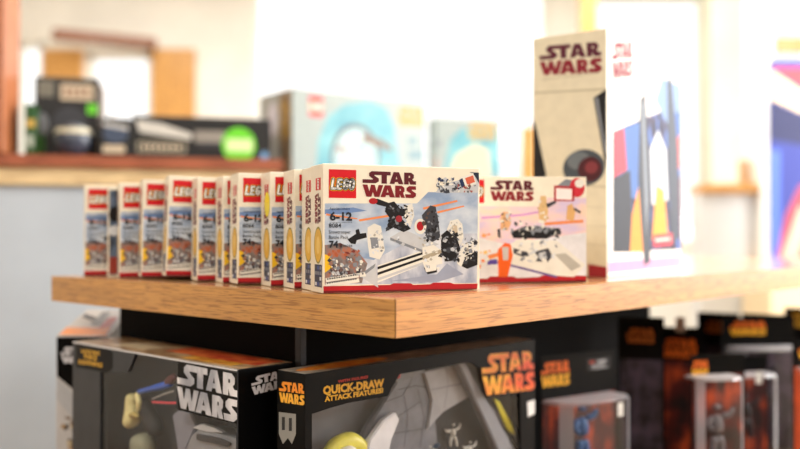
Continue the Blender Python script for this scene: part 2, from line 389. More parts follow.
# ------------------------------------------------------------------ cartons
CREAM = M((238, 230, 212), 0.42, coat=.15, mottle=.0, name='cream_board')
MAROON = M((122, 18, 30), .4); MAROON2 = M((88, 20, 34), .4); RED = M((172, 24, 34), .4); DRED = M((100, 14, 24), .4)
BLACK = M((22, 22, 26), .4); DGREY = M((58, 60, 68), .4); GREY = M((128, 134, 144), .4); LGREY = M((192, 196, 202), .4); OFFW = M((228, 226, 218), .4)
ORANGE = M((232, 140, 84), .4); YEL = M((236, 190, 40), .4); BLUE = M((60, 84, 150), .4); NAVY = M((26, 44, 84), .4)
TXT = M((34, 38, 48), .4); PALE = M((214, 220, 228), .4); OCHRE = M((226, 178, 60), .4); GREEN = M((110, 140, 70), .4)
SKY = blend_mat('ice_blue_print', (134, 158, 192), (206, 216, 228), (26, 26, 42), .38, coat=.15)
SNOW = blend_mat('snow_print', (150, 160, 184), (220, 224, 232), (60, 60, 30), .38, coat=.15)
RUST = blend_mat('rust_print', (84, 40, 38), (176, 104, 78), (90, 90, 60), .38, c3=(128, 120, 118))

def carton(root, W, D, H, mat, bev=0.0008, name='carton', lean=0.0):
    return link(name, box_bm(0, 0, 0, W, D, H, bev), mat, root)

# -- the small brick-set carton, front one
W1, D1, H1 = .1905, .046, .141
A = empty('toy_set_box', (at(323, .953), .953, TZ + .0006), math.radians(22.5))
carton(A, W1, D1, H1, CREAM)
f = Print(A, 'front', (W1, D1, H1))
def c2(pts): return [(290 + x / 2.995, 150 + y / 2.995) for x, y in pts]      # from the enlarged crop to photo pixels
f.ppx(c2([(104,160),(380,160),(414,126),(563,128),(560,398),(104,404)]), SKY, 1)
f.ppx(c2([(104,300),(250,330),(400,250),(560,250),(560,398),(104,404)]), SNOW, 1.5)
f.ppx(c2([(100,408),(300,404),(310,399),(360,399),(370,404),(420,402),(430,397),(480,397),(490,401),(562,400),(560,426),(100,434)]), RED, 2)
f.ppx(c2([(100,422),(560,414),(560,426),(100,434)]), DRED, 2.5)
f.ppx(c2([(104,285),(150,278),(200,300),(232,340),(215,398),(104,402)]), RUST, 2)
f.ppx(c2([(104,312),(122,318),(126,352),(104,368)]), YEL, 2.5)
for q in ([(205,208),(345,186),(350,192),(208,214)], [(398,172),(500,150),(502,155),(400,179)], [(440,184),(520,166),(522,170),(442,190)], [(108,190),(200,204),(204,208),(108,196)]):
    f.ppx(c2(q), ORANGE, 2.2)
f.ppx(c2([(104,178),(190,172),(230,182),(150,192),(104,192)]), M((110, 138, 186), .4), 2)
# plain generic snow sled with cannon: base plate, struts, rails
def Q(q, m, l): f.ppx(c2(q), m, l)
Q([(300,262),(340,238),(446,282),(404,302)], LGREY, 3); Q([(300,262),(404,302),(404,310),(300,270)], GREY, 3.1)
Q([(240,148),(262,146),(300,160),(296,172),(262,164)], BLACK, 3.5); f.epx(*c2([(236,144)])[0], *c2([(262,162)])[0], RED, 3.8)
Q([(290,160),(312,154),(330,176),(352,176),(350,196),(330,200),(362,236),(340,246),(310,232),(286,244),(300,206),(284,184)], BLACK, 4)
f.clump(*c2([(292,166)])[0], *c2([(352,240)])[0], [BLACK, DGREY, BLACK, GREY, BLACK, DGREY], 34, 3, 5, 3.0)
f.epx(*c2([(316,196)])[0], *c2([(336,216)])[0], M((150, 40, 50), .4), 8)
Q([(342,168),(366,160),(372,196),(360,232),(346,206)], OFFW, 3.6)
f.epx(*c2([(372,206)])[0], *c2([(408,252)])[0], OFFW, 5); f.epx(*c2([(379,214)])[0], *c2([(400,242)])[0], RED, 6)
Q([(394,196),(420,166),(436,170),(444,210),(450,262),(426,276),(408,262),(404,230)], DGREY, 4.6)
f.clump(*c2([(400,184)])[0], *c2([(444,272)])[0], [BLACK, DGREY, GREY, BLACK, M((90, 70, 60), .4)], 34, 5, 5, 3.0)
Q([(470,236),(480,212),(502,206),(516,222),(520,262),(506,292),(480,288)], OFFW, 4); Q([(486,226),(500,226),(502,250),(486,248)], M((200, 184, 160), .4), 5)
Q([(232,232),(252,220),(272,228),(284,300),(268,328),(238,320),(232,276)], OFFW, 3.6); Q([(240,262),(262,262),(266,292),(244,296)], GREY, 4)
Q([(172,268),(196,252),(228,248),(230,262),(200,270),(196,282),(182,280)], BLACK, 4.2); Q([(196,240),(206,236),(210,250),(198,254)], BLACK, 4.2)
Q([(262,346),(400,300),(404,340),(262,398)], OFFW, 3)
for k in range(3): Q([(262,350 + k * 17),(402,304 + k * 15),(402,311 + k * 15),(262,358 + k * 17)], BLACK if k < 2 else LGREY, 4)
Q([(204,376),(256,340),(264,412)], LGREY, 4.2); Q([(204,376),(256,340),(252,352),(216,380)], GREY, 4.5)
Q([(396,292),(430,284),(452,300),(456,340),(438,344),(438,360),(408,366),(398,340)], OFFW, 6); Q([(396,318),(450,298),(454,308),(398,330)], M((170, 160, 140), .4), 6.5)
Q([(400,352),(438,346),(440,366),(412,372)], BLACK, 5.8)
Q([(452,256),(470,240),(500,262),(510,296),(496,330),(470,334),(452,312)], BLACK, 4.4)
f.clump(*c2([(450,246)])[0], *c2([(512,330)])[0], [BLACK, DGREY, LGREY, GREY, BLACK, DGREY], 44, 8, 5, 3.2)
Q([(508,300),(530,276),(562,268),(562,300),(530,316),(512,350),(500,340)], OFFW, 5.5); Q([(506,344),(532,312),(562,304),(561,344),(530,356)], BLACK, 5.2)
f.clump(*c2([(524,262)])[0], *c2([(558,340)])[0], [BLACK, DGREY, GREY, BLACK], 26, 9, 6, 3.0)
Q([(300,392),(440,372),(470,340),(520,372),(440,396)], M((150, 158, 180), .4), 2.2)
# cluster printed over the lower left corner
f.clump(*c2([(110,300)])[0], *c2([(216,330)])[0], [M((120,50,44),.4), M((170,90,60),.4), GREY], 20, 14, 3, 3.2)
f.clump(*c2([(116,322)])[0], *c2([(214,378)])[0], [OFFW, OFFW, LGREY, LGREY, GREY, GREY, DGREY, M((150,110,96),.4)], 80, 12, 5, 3.0)
Q([(106,384),(224,366),(228,378),(108,396)], OFFW, 7); Q([(106,398),(206,384),(208,396),(110,408)], OFFW, 7)
for yy, ln in ((389, 116), (401, 96)): 
    for k in range(ln // 7): Q([(110 + k*7, yy - k*1.05),(115 + k*7, yy - .8 - k*1.05),(115 + k*7, yy - 5 - k*1.05),(110 + k*7, yy - 4.2 - k*1.05)], TXT, 8)
for (x0,y0,x1,y1,sd) in ((238,236,278,316,41),(474,216,514,284,42),(400,300,448,356,43),(310,262,430,296,44),(514,282,556,330,45),(344,172,368,228,46)):
    f.clump(*c2([(x0,y0)])[0], *c2([(x1,y1)])[0], [OFFW, LGREY, OFFW, PALE, M((176,172,162),.4), GREY], 22, sd, 6.6, 2.2)
# top right vignette of plain shapes
Q([(436,128),(446,112),(470,100),(520,86),(560,70),(566,84),(563,128)], LGREY, 3); Q([(538,66),(566,68),(566,100),(552,76)], M((30, 40, 60), .4), 4)
Q([(508,82),(548,68),(558,100),(520,116)], OFFW, 4.2); Q([(524,84),(548,76),(554,96),(530,104)], M((206, 96, 70), .4), 4.6); Q([(506,90),(516,84),(524,108),(514,114)], NAVY, 5)
f.clump(*c2([(440,84)])[0], *c2([(506,126)])[0], [OFFW, LGREY, LGREY, GREY, DGREY, NAVY], 50, 21, 4.4, 3.0)
f.clump(*c2([(500,104)])[0], *c2([(556,126)])[0], [OFFW, BLACK, DGREY, M((150, 60, 50), .4)], 18, 22, 5, 2.4)
f.build('front_artwork')
star(f, *c2([(217,139)])[0], *c2([(377,144)])[0], *c2([(217,62)])[0], MAROON, None, 4, MAROON2); f.build('title_lettering')
a0, b0 = f.px(*c2([(116,143)])[0]); a1, b1 = f.px(*c2([(198,60)])[0]); badge(f, a0, b0, b1 - b0, 3, w=a1 - a0); f.build('brand_badge')
t = c2([(118,210),(188,211),(115,232),(115,250),(115,266),(116,292),(150,290),(118,178)])
textpx(f, '6-12', *t[0], 8.0, TXT, 16, .035, 22.5); textpx(f, '8084', *t[2], 4.2, TXT, 16, .01, 12.5)
textpx(f, 'Snowtrooper', *t[3], 3.4, TXT, 16, 0, 22); textpx(f, 'Battle Pack', *t[4], 3.4, TXT, 16, 0, 20)
textpx(f, '74', *t[5], 6.6, TXT, 16, .035, 9.2); textpx(f, 'pieces', *t[6], 3.2, TXT, 16, 0, 12); textpx(f, 'Ages/\u00e2ge/edades', *t[7], 2.2, TXT, 16, 0, 20)
f.rect(f.px(*t[0])[0], f.px(*t[2])[1] + .0053, f.px(*t[0])[0] + .026, f.px(*t[2])[1] + .0056, TXT, 16)
f.build('front_lettering')
l = Print(A, 'left', (W1, D1, H1))
badge(l, D1 * .42, H1 * .80, H1 * .095, 2, True, w=D1 * .40)
star_at(l, D1 * .36, H1 * .775, D1 * .46, H1 * .235, MAROON, None, 2, True, MAROON2)
l.ell(D1 * .62, H1 * .37, D1 * .33, H1 * .145, M((150, 140, 60), .4), 1); l.ell(D1 * .62, H1 * .37, D1 * .29, H1 * .130, OCHRE, 2); l.ell(D1 * .62, H1 * .37, D1 * .14, H1 * .07, M((236, 200, 110), .4), 3)
l.rect(D1 * .34, H1 * .045, D1 * .92, H1 * .22, NAVY, 1)
r = random.Random(4)
for i in range(4):
    for j in range(3): l.rect(D1 * (.38 + j * .18), H1 * (.055 + i * .042), D1 * (.51 + j * .18), H1 * (.082 + i * .042), r.choice([GREY, PALE, BLUE, DGREY]), 2)
l.build('side_artwork')
tp = Print(A, 'top', (W1, D1, H1)); tp.rect(.012, .016, .03, .034, RED, 1); star_at(tp, .05, .014, .042, .022, MAROON); tp.build('top_artwork')
GRP = 'matching small brick set boxes lined up along the table edge'
tag(A, 'small cream brick set box in sharp focus at the table corner, front fully visible', 'toy box', GRP)
# -- its companions in the row: (left front edge column, depth, yaw, roll, label)
row = [
 (313.0, 22.5, 0.0, .0002, 'cream brick set box hidden directly behind the corner box, only its spine showing'),
 (294.0, 23.0, 0.0, .000, 'cream brick set box second in the row from the fully visible corner box'),
 (270.5, 23.0, -.3, .004, 'cream brick set box with a yellow price sticker high on its spine'),
 (237.3, 23.0, 0.4, .002, 'cream brick set box with a wide visible front, just left of the stickered box'),
 (222.5, 23.0, 0.0, .002, 'cream brick set box showing only a thin sliver of front, fifth from the corner box'),
 (197.0, 22.5, 0.3, .002, 'cream brick set box whose red badge is half covered by the next box spine'),
 (165.5, 21.5, 1.8, .004, 'cream brick set box leaning slightly, with its red badge lower than its neighbours'),
 (141.0, 21.0, 0.8, .004, 'cream brick set box directly left of the leaning one'),
 (119.0, 20.5, 0.0, .002, 'cream brick set box third from the far left end of the row'),
 (108.0, 20.0, 0.0, .002, 'DARK'),
 (84.0, 19.5, 0.0, -.016, 'cream brick set box at the far left end of the row'),
]
prev, row_y = (at(323, .953), .953), []
for px, yw, rl, gap, lab in row:
    t_ = math.radians(yw); nx, ny = -math.sin(t_), math.cos(t_); k = (px - 400) / F_PX
    Y = (D1 + .0016 + gap + nx * prev[0] + ny * prev[1]) / (nx * k + ny); prev = (k * Y, Y)
    row_y.append(Y)
DARK_Y = row_y[-2]
row = [(r[0], y, r[1], r[2], r[4]) for r, y in zip(row, row_y) if r[4] != 'DARK']
print('ROW', [round(y, 3) for y in row_y])
for px, Y, yw, rl, lab in row:
    c = copy_tree(A); c.location = (at(px, Y), Y, TZ + .0006 + max(0, math.sin(math.radians(abs(rl))) * W1 if rl > 0 else 0)); c.rotation_euler = (0, math.radians(rl), math.radians(yw))
    c['label'] = lab
    if 'yellow' in lab:
        pr = Print(c, 'left', (W1, D1, H1)); pr.ell(D1 * .7, H1 * .72, D1 * .28, H1 * .11, M((246, 226, 50), .4), 6); pr.build('price_sticker')
# dark spine standing between the last two boxes of the row
Dk = empty('toy_set_box', (at(108, DARK_Y), DARK_Y, TZ + .0006), math.radians(20)); carton(Dk, .15, .028, .139, CREAM)
pr = Print(Dk, 'front', (.15, .028, .139)); pr.rect(.002, .002, .148, .132, blend_mat('dark_back_print', (16, 22, 32), (110, 130, 160), (50, 50, 30), .4), 1)
pr.ell(.010, .095, .009, .012, BLACK, 2); pr.ell(.009, .07, .008, .008, PALE, 3); pr.rect(.002, .004, .02, .03, M((150, 60, 50), .4), 2); pr.build('front_artwork')
tag(Dk, 'dark printed box strip between the two last cream boxes of the row', 'toy box')

# -- second brick-set carton with speeder print
W2, D2, H2 = .178, .05, .141
B = empty('toy_set_box', (at(455, 1.160), 1.160, TZ + .0006), math.radians(6)); carton(B, W2, D2, H2, CREAM)
f = Print(B, 'front', (W2, D2, H2))
def c4(pts): return [(470 + x / 3.454, 160 + y / 3.454) for x, y in pts]
def Q(q, m, l): f.ppx(c4(q), m, l)
PEACH = blend_mat('peach_sky_print', (214, 196, 226), (250, 214, 190), (24, 24, 60), .38, coat=.15)
Q([(-40,160),(262,160),(268,130),(404,130),(404,402),(-40,410)], PEACH, 1); Q([(-40,250),(120,290),(404,250),(404,404),(-40,410)], M((226, 226, 232), .4, mottle=.05), 1.5)
Q([(-45,412),(60,410),(70,402),(150,402),(160,408),(240,404),(250,398),(330,398),(404,400),(410,424),(-45,440)], RED, 2); Q([(-45,426),(410,414),(410,424),(-45,440)], DRED, 3)
Q([(40,196),(180,186),(240,176),(242,182),(180,194),(40,204)], M((206, 150, 206), .4), 2); Q([(250,216),(390,206),(392,216),(260,226)], ORANGE, 2)
Q([(140,250),(190,228),(310,236),(316,252),(260,272),(150,270)], BLACK, 4); Q([(170,240),(230,226),(300,238),(240,250)], GREY, 4.5)
f.clump(*c4([(140,210)])[0], *c4([(300,262)])[0], [DGREY, OFFW, GREY, OFFW], 26, 31, 5, 3)
Q([(80,345),(160,275),(300,278),(398,362),(360,404),(300,400)], OFFW, 3.4); Q([(80,345),(300,400),(300,408),(80,352)], M((100, 84, 150), .4), 3.3)
Q([(292,326),(330,322),(384,366),(350,384)], M((180, 178, 170), .4), 4.2); Q([(220,318),(270,304),(284,330),(270,352),(226,350),(236,334)], DGREY, 4.4); Q([(236,322),(260,316),(266,340),(240,344)], LGREY, 5)
Q([(96,310),(120,286),(140,290),(148,330),(130,404),(98,404)], M((236, 100, 30), .4), 5); Q([(110,300),(134,300),(132,346),(114,346)], M((196, 190, 190), .4), 6)
Q([(150,304),(198,318),(204,330),(180,334),(150,322)], DGREY, 5); Q([(60,330),(100,318),(100,332),(66,344)], ORANGE, 4); Q([(60,346),(92,342),(94,360),(60,362)], M((90, 70, 160), .4), 4)
Q([(104,196),(116,178),(134,182),(144,214),(130,244),(106,240)], M((216, 166, 120), .4), 4); Q([(94,240),(104,236),(106,270),(96,266)], DGREY, 4)
Q([(236,176),(244,124),(262,124),(270,180),(262,214),(240,214)], M((214, 180, 130), .4), 4); Q([(262,152),(296,140),(298,148),(268,166)], DGREY, 5)
Q([(332,206),(336,158),(352,150),(364,180),(358,210)], M((216, 170, 112), .4), 4); Q([(360,164),(384,178),(380,186),(358,172)], DGREY, 5)
f.clump(*c4([(236,140)])[0], *c4([(268,206)])[0], [OFFW, M((200, 170, 120), .4)], 10, 33, 5, 2.2)
Q([(300,90),(330,66),(352,70),(352,100),(300,110)], GREY, 4); f.epx(*c4([(344,62)])[0], *c4([(396,128)])[0], M((200, 46, 60), .4), 4.5); f.epx(*c4([(362,66)])[0], *c4([(394,96)])[0], OFFW, 5)
Q([(290,88),(360,92),(360,142),(290,142)], RED, 5.5)
f.clump(*c4([(-30,250)])[0], *c4([(70,380)])[0], [ORANGE, OFFW, M((236, 196, 120), .4), M((240, 160, 100), .4)], 26, 35, 4, 3)
f.clump(*c4([(160,270)])[0], *c4([(300,350)])[0], [OFFW, LGREY, OFFW, GREY, PALE], 36, 36, 4.1, 4)
f.clump(*c4([(150,236)])[0], *c4([(310,268)])[0], [BLACK, DGREY, BLACK, GREY], 30, 37, 7.5, 3)
f.clump(*c4([(106,180)])[0], *c4([(142,240)])[0], [OFFW, M((210, 160, 110), .4), LGREY, DGREY], 22, 38, 5, 2.4)
f.build('front_artwork')
star(f, *c4([(70,140)])[0], *c4([(219,142)])[0], *c4([(70,70)])[0], M((132, 20, 34), .4), None, 4, MAROON2); f.build('title_lettering')
a0, b0 = f.px(*c4([(-40,148)])[0]); a1, b1 = f.px(*c4([(49,68)])[0]); badge(f, a0, b0, b1 - b0, 3, w=a1 - a0); f.build('brand_badge')
Q([(297,97),(352,100),(352,138),(297,136)], M((250, 232, 232), .4), 8); f.build('price_sticker')
tag(B, 'cream brick set box with an orange and white print, right of the corner box', 'toy box')

# -- tall collector carton
Wt, Dt, Ht = .122, .335, .372
tz = empty('tall_toy_box', (0, 0, 0), 0)
N = Vector((at(607, 1.31), 1.31)); phi = math.radians(36)                   # near vertical edge
# local x runs along the narrow cream face seen at left; root at its far end
tz.location = (N.x - Wt * math.cos(phi), N.y + Wt * math.sin(phi), TZ + .0006); tz.rotation_euler = (0, 0, -phi)
IVORY = M((214, 206, 184), .45, coat=.1, name='ivory_board'); carton(tz, Wt, Dt, Ht, IVORY)
f = Print(tz, 'front', (Wt, Dt, Ht))
def Q(q, m, l): f.ppx(q, m, l)
Q([(534,92),(607,88),(607,90),(534,94)], M((180, 172, 150), .5), 1)
Q([(534,180),(607,186),(607,188),(534,182)], M((190, 182, 160), .5), 1)
for k in range(4): Q([(534,205 + 18 * k),(607,207 + 19 * k),(607,208 + 19 * k),(534,206 + 18 * k)], M((200, 192, 172), .5), 1)
Q([(593.5,98),(607,89),(607,170),(603,152)], BLACK, 2); Q([(595,99),(598,97),(606,150),(605,156)], GREY, 3)
Q([(530,118),(536,126),(546,173),(546,178),(530,178)], BLACK, 2)
f.epx(563, 148, 605, 187, M((66, 74, 84), .4), 2.5); f.epx(567, 151, 590, 170, M((104, 112, 120), .4), 3); f.epx(578, 156, 602, 182, M((70, 24, 34), .4), 3.5); f.epx(585, 161, 598, 174, M((122, 50, 58), .4), 4)
Q([(588,264),(607,267),(607,280),(588,277)], M((150, 28, 40), .4), 2); f.build('end_artwork')
star(f, 540, 75.5, 602, 72, 539, 46.5, M((128, 24, 44), .4), None, 4, M((84, 26, 48), .4)); 
textpx(f, 'LEGACY COLLECTION', 542, 80.5, 2.2, M((150, 142, 124), .5), 4, 0, 56); f.build('title_lettering')
g = Print(tz, 'right', (Wt, Dt, Ht))
def Q(q, m, l): g.ppx(q, m, l)
_sp = 1
NIGHT = blend_mat('battle_print', (30, 36, 60), (90, 130, 210), (60, 60, 26), .65, c3=(70, 60, 90))
g.rect(.004, .004, Dt - .004, Ht - .004, M((240, 236, 232), .7), .5)
Q([(613,132),(640,120),(660,112),(662,78),(691,90),(691,249),(613,252)], NIGHT, 1)
Q([(655,100),(662,78),(691,90),(691,112),(670,130)], M((120, 150, 196), .7), 1.5)
Q([(624,128),(640,122),(638,200),(627,196)], M((70, 110, 180), .7), 1.6); Q([(672,112),(690,116),(690,136),(676,140)], M((60, 100, 176), .7), 1.8)
Q([(613,132),(624,128),(627,170),(613,178)], M((196, 60, 80), .7), 2); Q([(613,180),(630,170),(634,252),(613,252)], M((36, 40, 54), .7), 2)
Q([(632,215),(640,180),(644,252),(630,252)], M((240, 150, 40), .7), 2.2); Q([(650,150),(658,130),(666,150),(668,200),(652,205)], M((220, 226, 236), .7), 2)
Q([(652,240),(656,185),(664,190),(668,238)], M((246, 160, 40), .7), 3); Q([(676,140),(689,136),(689,168),(678,170)], M((212, 90, 90), .7), 2); Q([(678,180),(689,176),(689,246),(680,246)], M((96, 50, 70), .7), 2)
Q([(640,100),(645,93),(651,180),(650,262),(644,266),(638,180)], M((52, 58, 70), .7), 5); Q([(641,104),(644,100),(648,200),(646,240)], M((130, 138, 150), .7), 6)
Q([(667,82),(671,76),(678,150),(679,238),(672,244),(668,170)], M((58, 66, 82), .7), 5)
Q([(653,235),(672,233),(672,245),(653,247)], M((206, 50, 66), .7), 7); Q([(655,239),(670,237.5),(670,240),(655,241.5)], M((228, 226, 218), .7), 8)
Q([(608,262),(692,255),(692,266),(608,273)], M((214, 150, 190), .7), 2); g.build('side_artwork', label='printed window-like battle scene panel')
for _n in {p for p in bpy.data.materials if p.name.startswith('battle_print')}: _n.node_tree.nodes['Principled BSDF'].inputs['Specular IOR Level'].default_value = .15
star(g, 612, 79, 632, 76, 612, 43, M((140, 24, 44), .7)); g.build('side_lettering')
tag(tz, 'tall ivory collector toy box standing upright behind the small boxes at right', 'toy box')

# ------------------------------------------------------------------ cartons on the lower shelf
TOPZ = 1.064 - .157
def sleeve(root, W, D, H, win, mat, topmat, cav):
    """window carton: hollow shell with a frame-shaped front; win = polygon of the opening in front coordinates"""
    t = .0025
    bm = bmesh.new()
    for q in ((0, D - t, 0, W, D, H), (0, 0, 0, t, D, H), (W - t, 0, 0, W, D, H), (0, 0, 0, W, D, t), (0, 0, H - t, W, D, H)): box_bm(*q, bm=bm)
    link('carton', bm, mat, root)
    bm = bmesh.new(); outer = [(0.0002, 0.0002), (W - .0002, .0002), (W - .0002, H - .0002), (.0002, H - .0002)]
    loops = [[Vector((x, y, 0)) for x, y in outer], [Vector((x, y, 0)) for x, y in win]]; flat = [p for L in loops for p in L]
    tris = tessellate_polygon(loops)
    lay = [[bm.verts.new((p.x, y, p.y)) for p in flat] for y in (-.0006, .0016)]
    for tr in tris:
        for i, L in enumerate(lay):
            try: bm.faces.new([L[k] for k in tr])
            except ValueError: pass
    n0 = 4
    for s, n in ((0, 4), (4, len(win))):
        for i in range(n):
            a, b = s + i, s + (i + 1) % n; bm.faces.new([lay[0][a], lay[0][b], lay[1][b], lay[1][a]])
    bmesh.ops.recalc_face_normals(bm, faces=bm.faces); link('front_frame', bm, mat, root)
    bm = bmesh.new(); xs = [p[0] for p in win]; ys = [p[1] for p in win]
    bm.faces.new([bm.verts.new((x, .002, y)) for x, y in ((min(xs), min(ys)), (max(xs), min(ys)), (max(xs), max(ys)), (min(xs), max(ys)))])
    link('window_film', bm, clear_mat('window_film', .10, (.97, .97, .97), .05), root)
    link('card_insert', box_bm(t, min(D - .003, .055) - .003, t, W - t, min(D - .003, .055), H - t), cav, root)
def slabs(root_obj, pts, y0, y1, mat, name, parent, bev=.0015):
    """solid piece with an outline in front coordinates between depths y0..y1"""
    bm = bmesh.new(); a = [bm.verts.new((x, y0, z)) for x, z in pts]; b = [bm.verts.new((x, y1, z)) for x, z in pts]; n = len(pts)
    bm.faces.new(a); bm.faces.new(b[::-1])
    for i in range(n): bm.faces.new([a[i], b[i], b[(i + 1) % n], a[(i + 1) % n]])
    bmesh.ops.recalc_face_normals(bm, faces=bm.faces)
    if bev: bmesh.ops.bevel(bm, geom=[e for e in bm.edges], offset=bev, segments=2, affect='EDGES', clamp_overlap=True)
    return link(name, bm, mat, parent)
def blob(pts, rads, mat, name, parent, sub=2):
    """smooth lumpy body: skinned chain"""
    me = bpy.data.meshes.new(name); me.from_pydata([tuple(p) for p in pts], [(i, i + 1) for i in range(len(pts) - 1)], [])
    o = bpy.data.objects.new(name, me); C.objects.link(o); o.parent = parent
    md = o.modifiers.new('s', 'SKIN'); me.skin_vertices[0].data[0].use_root = True
    for i, rr in enumerate(rads): me.skin_vertices[0].data[i].radius = (rr, rr)
    sb = o.modifiers.new('u', 'SUBSURF'); sb.levels = sub; sb.render_levels = sub
    bpy.context.view_layer.update()
    m2 = bpy.data.meshes.new_from_object(o.evaluated_get(bpy.context.evaluated_depsgraph_get()))
    o.modifiers.clear(); o.data = m2; m2.materials.clear(); m2.materials.append(mat)
    for p in m2.polygons: p.use_smooth = True
    return o

CHAR = M((60, 62, 66), .42, coat=.08, mottle=.05, name='charcoal_board', scale=30, spec=.2); INK = M((7, 7, 8), .4, coat=.02, name='black_card', spec=.12)
# box one: charcoal window carton at left
W3, D3, H3 = .3985, .084, .283
N1 = Vector((at(238, 1.025), 1.025)); dx = Vector((.732, -.681))
b1 = empty('window_box', (N1.x - W3 * dx.x, N1.y - W3 * dx.y, SHZ + .0006), math.atan2(-.681, .732))
pr = Print(b1, 'front', (W3, D3, H3), -.0006)
win = [pr.px(x, y) for x, y in ((100,449),(100,372),(128,372),(136,352),(178,362),(176,408),(236,424),(236,449))]
win = [(win[0][0], .02)] + win[1:-1] + [(win[-1][0], .02)]
sleeve(b1, W3, D3, H3, win, CHAR, None, M((58, 60, 64), .5, mottle=.1, scale=20))
pr.ppx([(76,343),(110,349),(113,353),(113,368),(108,373),(76,367)], INK, 1); pr.build('corner_flash')
pr.ppx([(178,361),(237,373),(237,424),(178,410)], INK, 1); pr.build('logo_panel'); pr.rect(.0, H3 - .0018, W3, H3, M((226, 226, 230), .3), 2); pr.build('front_artwork')  # pale strip along the top edge is a painted highlight
GOLD = M((232, 178, 40), .4); SILV = blend_mat('silver_lettering', (150, 154, 168), (240, 240, 246), (30, 30, 14), .3, coat=.3)
def slope_text(pr, body, x, y, h, wpx, mat, layer=3, bold=.03, y2=None):
    o = pr.px(x, y); q = pr.px(x, y - h); e = pr.px(x + wpx, y2 if y2 is not None else y)
    size = math.hypot(q[0] - o[0], q[1] - o[1]) / .7
    n0 = len(pr.polys); text(pr, body, o[0], o[1], size, mat, layer, bold * size)
    mx = max(p[0] for t in pr.polys[n0:] for p in t[0]); k = (e[0] - o[0]) / (mx - o[0]); sl = (e[1] - o[1]) / (e[0] - o[0])
    for i in range(n0, len(pr.polys)):
        t = pr.polys[i]; pr.polys[i] = ([(o[0] + (p[0] - o[0]) * k, p[1] + (p[0] - o[0]) * k * sl) for p in t[0]],) + t[1:]
slope_text(pr, 'LAUNCHING', 81, 352.4, 3.6, 19, GOLD, 3, .03, 355.2); slope_text(pr, 'FORCE', 84, 358.4, 4.6, 13, GOLD, 3, .03, 360.4); slope_text(pr, 'LIGHTNING!', 78.5, 363.4, 4.2, 24, GOLD, 3, .03, 367.4)
pr.build('flash_lettering')
star(pr, 177, 407, 237.3, 423, 177.5, 362.5, SILV, None, 3); pr.build('title_lettering')
r_ = Print(b1, 'right', (W3, D3, H3)); r_.rect(.001, .001, D3 - .001, H3 - .001, INK, .5)
star(r_, 252, 395.5, 288, 386, 251, 377.5, M((222, 222, 228), .35), None, 3); r_.build('end_lettering')
tpm = blend_mat('tan_lid_print', (120, 92, 62), (206, 180, 146), (26, 60, 20), .4, c3=(170, 140, 104), coat=.25)
tt = Print(b1, 'top', (W3, D3, H3)); tt.rect(.001, .001, W3 - .001, D3 - .001, tpm, .5)
tt.rect(.19, .034, W3 - .012, D3 - .004, blend_mat('red_lid_print', (190, 50, 36), (240, 130, 70), (40, 60, 20), .35, coat=.25), 1)
tt.rect(.26, .012, W3 - .03, .034, blend_mat('gold_lid_print', (196, 120, 40), (240, 190, 80), (90, 60, 20), .35, coat=.25), 1.2)
tt.rect(.08, .02, .16, .055, M((206, 190, 160), .4), 1.4); tt.rect(.0, .0, W3, .0022, M((220, 220, 224), .3), 2); tt.build('lid_artwork')  # pale strip at the lid's front edge paints the same highlight
tag(b1, 'charcoal window box with silver title and gold flash, on the shelf below the table edge', 'toy box')
# what shows through its window: a plain toy figure and a grey vehicle part
fg = empty('toy_figure', b1.location, b1.rotation_euler.z); fg.location.z += .003
def F(x, y, dep):  # photo pixel -> local coordinates at that depth inside the box
    s = Print(b1, 'front', (W3, D3, H3), dep); a, b = s.px(x, y); return Vector((a, dep, b - .003))
hood = M((236, 224, 160), .5, mottle=.12, scale=80)
blob([F(133,394,.022), F(131,402,.022), F(133,412,.022), F(131,422,.022), F(134,426,.022)], [.011, .009, .012, .015, .010], hood, 'hood', fg)
blob([F(128,396,.020), F(130,404,.017), F(129,412,.019)], [.004,.005,.003], hood, 'fold', fg); blob([F(137,392,.020), F(139,402,.017), F(138,412,.019)], [.004,.004,.003], hood, 'fold', fg)
blob([F(128,416,.016), F(134,414,.014), F(139,417,.016)], [.003,.004,.003], M((190,170,100),.5), 'collar', fg)
blob([F(141,432,.028), F(143,445,.028), F(144,470,.028)], [.016, .020, .017], M((150, 150, 128), .6, mottle=.1), 'body', fg)
blob([F(143,398,.030), F(146,410,.030), F(152,420,.030), F(158,436,.030)], [.010, .012, .014, .014], M((34, 34, 36), .6), 'cloak', fg)
blob([F(138,392,.016), F(150,389,.016), F(162,386,.016), F(172,383,.016)], [.0035, .004, .0055, .005], M((50, 96, 200), .4, mottle=.2, scale=300), 'sleeve', fg)
blob([F(152,402,.016), F(168,403,.016), F(178,403,.016)], [.0016, .0016, .0016], M((240, 70, 90), .3), 'rod', fg, 1)
blob([F(152,399,.015), F(164,394,.015), F(174,391,.015)], [.001, .0012, .001], M((180, 180, 176), .3), 'wand', fg, 1)
blob([F(166,384,.016), F(172,379,.016), F(176,376,.016)], [.005, .007, .005], M((90, 40, 40), .4), 'hand', fg)
tag(fg, 'hooded toy figure with a cream head piece and blue sleeve inside the charcoal window box', 'toy')
vh = empty('toy_vehicle', b1.location, b1.rotation_euler.z); vh.location.z += .003
mv = M((150, 152, 158), .4, mottle=.1, scale=40)
def FP(L, dep): return [(p.x, p.z) for p in [F(x, y, dep) for x, y in L]]
slabs(vh, FP([(172,415),(180,409),(190,413),(196,425),(186,449),(180,470),(176,440)], .022), .022, .045, M((140, 142, 156), .4), 'fin', vh)
slabs(vh, FP([(190,437),(198,429),(241,440),(241,480),(183,480),(185,452)], .016), .016, .05, mv, 'hull', vh)
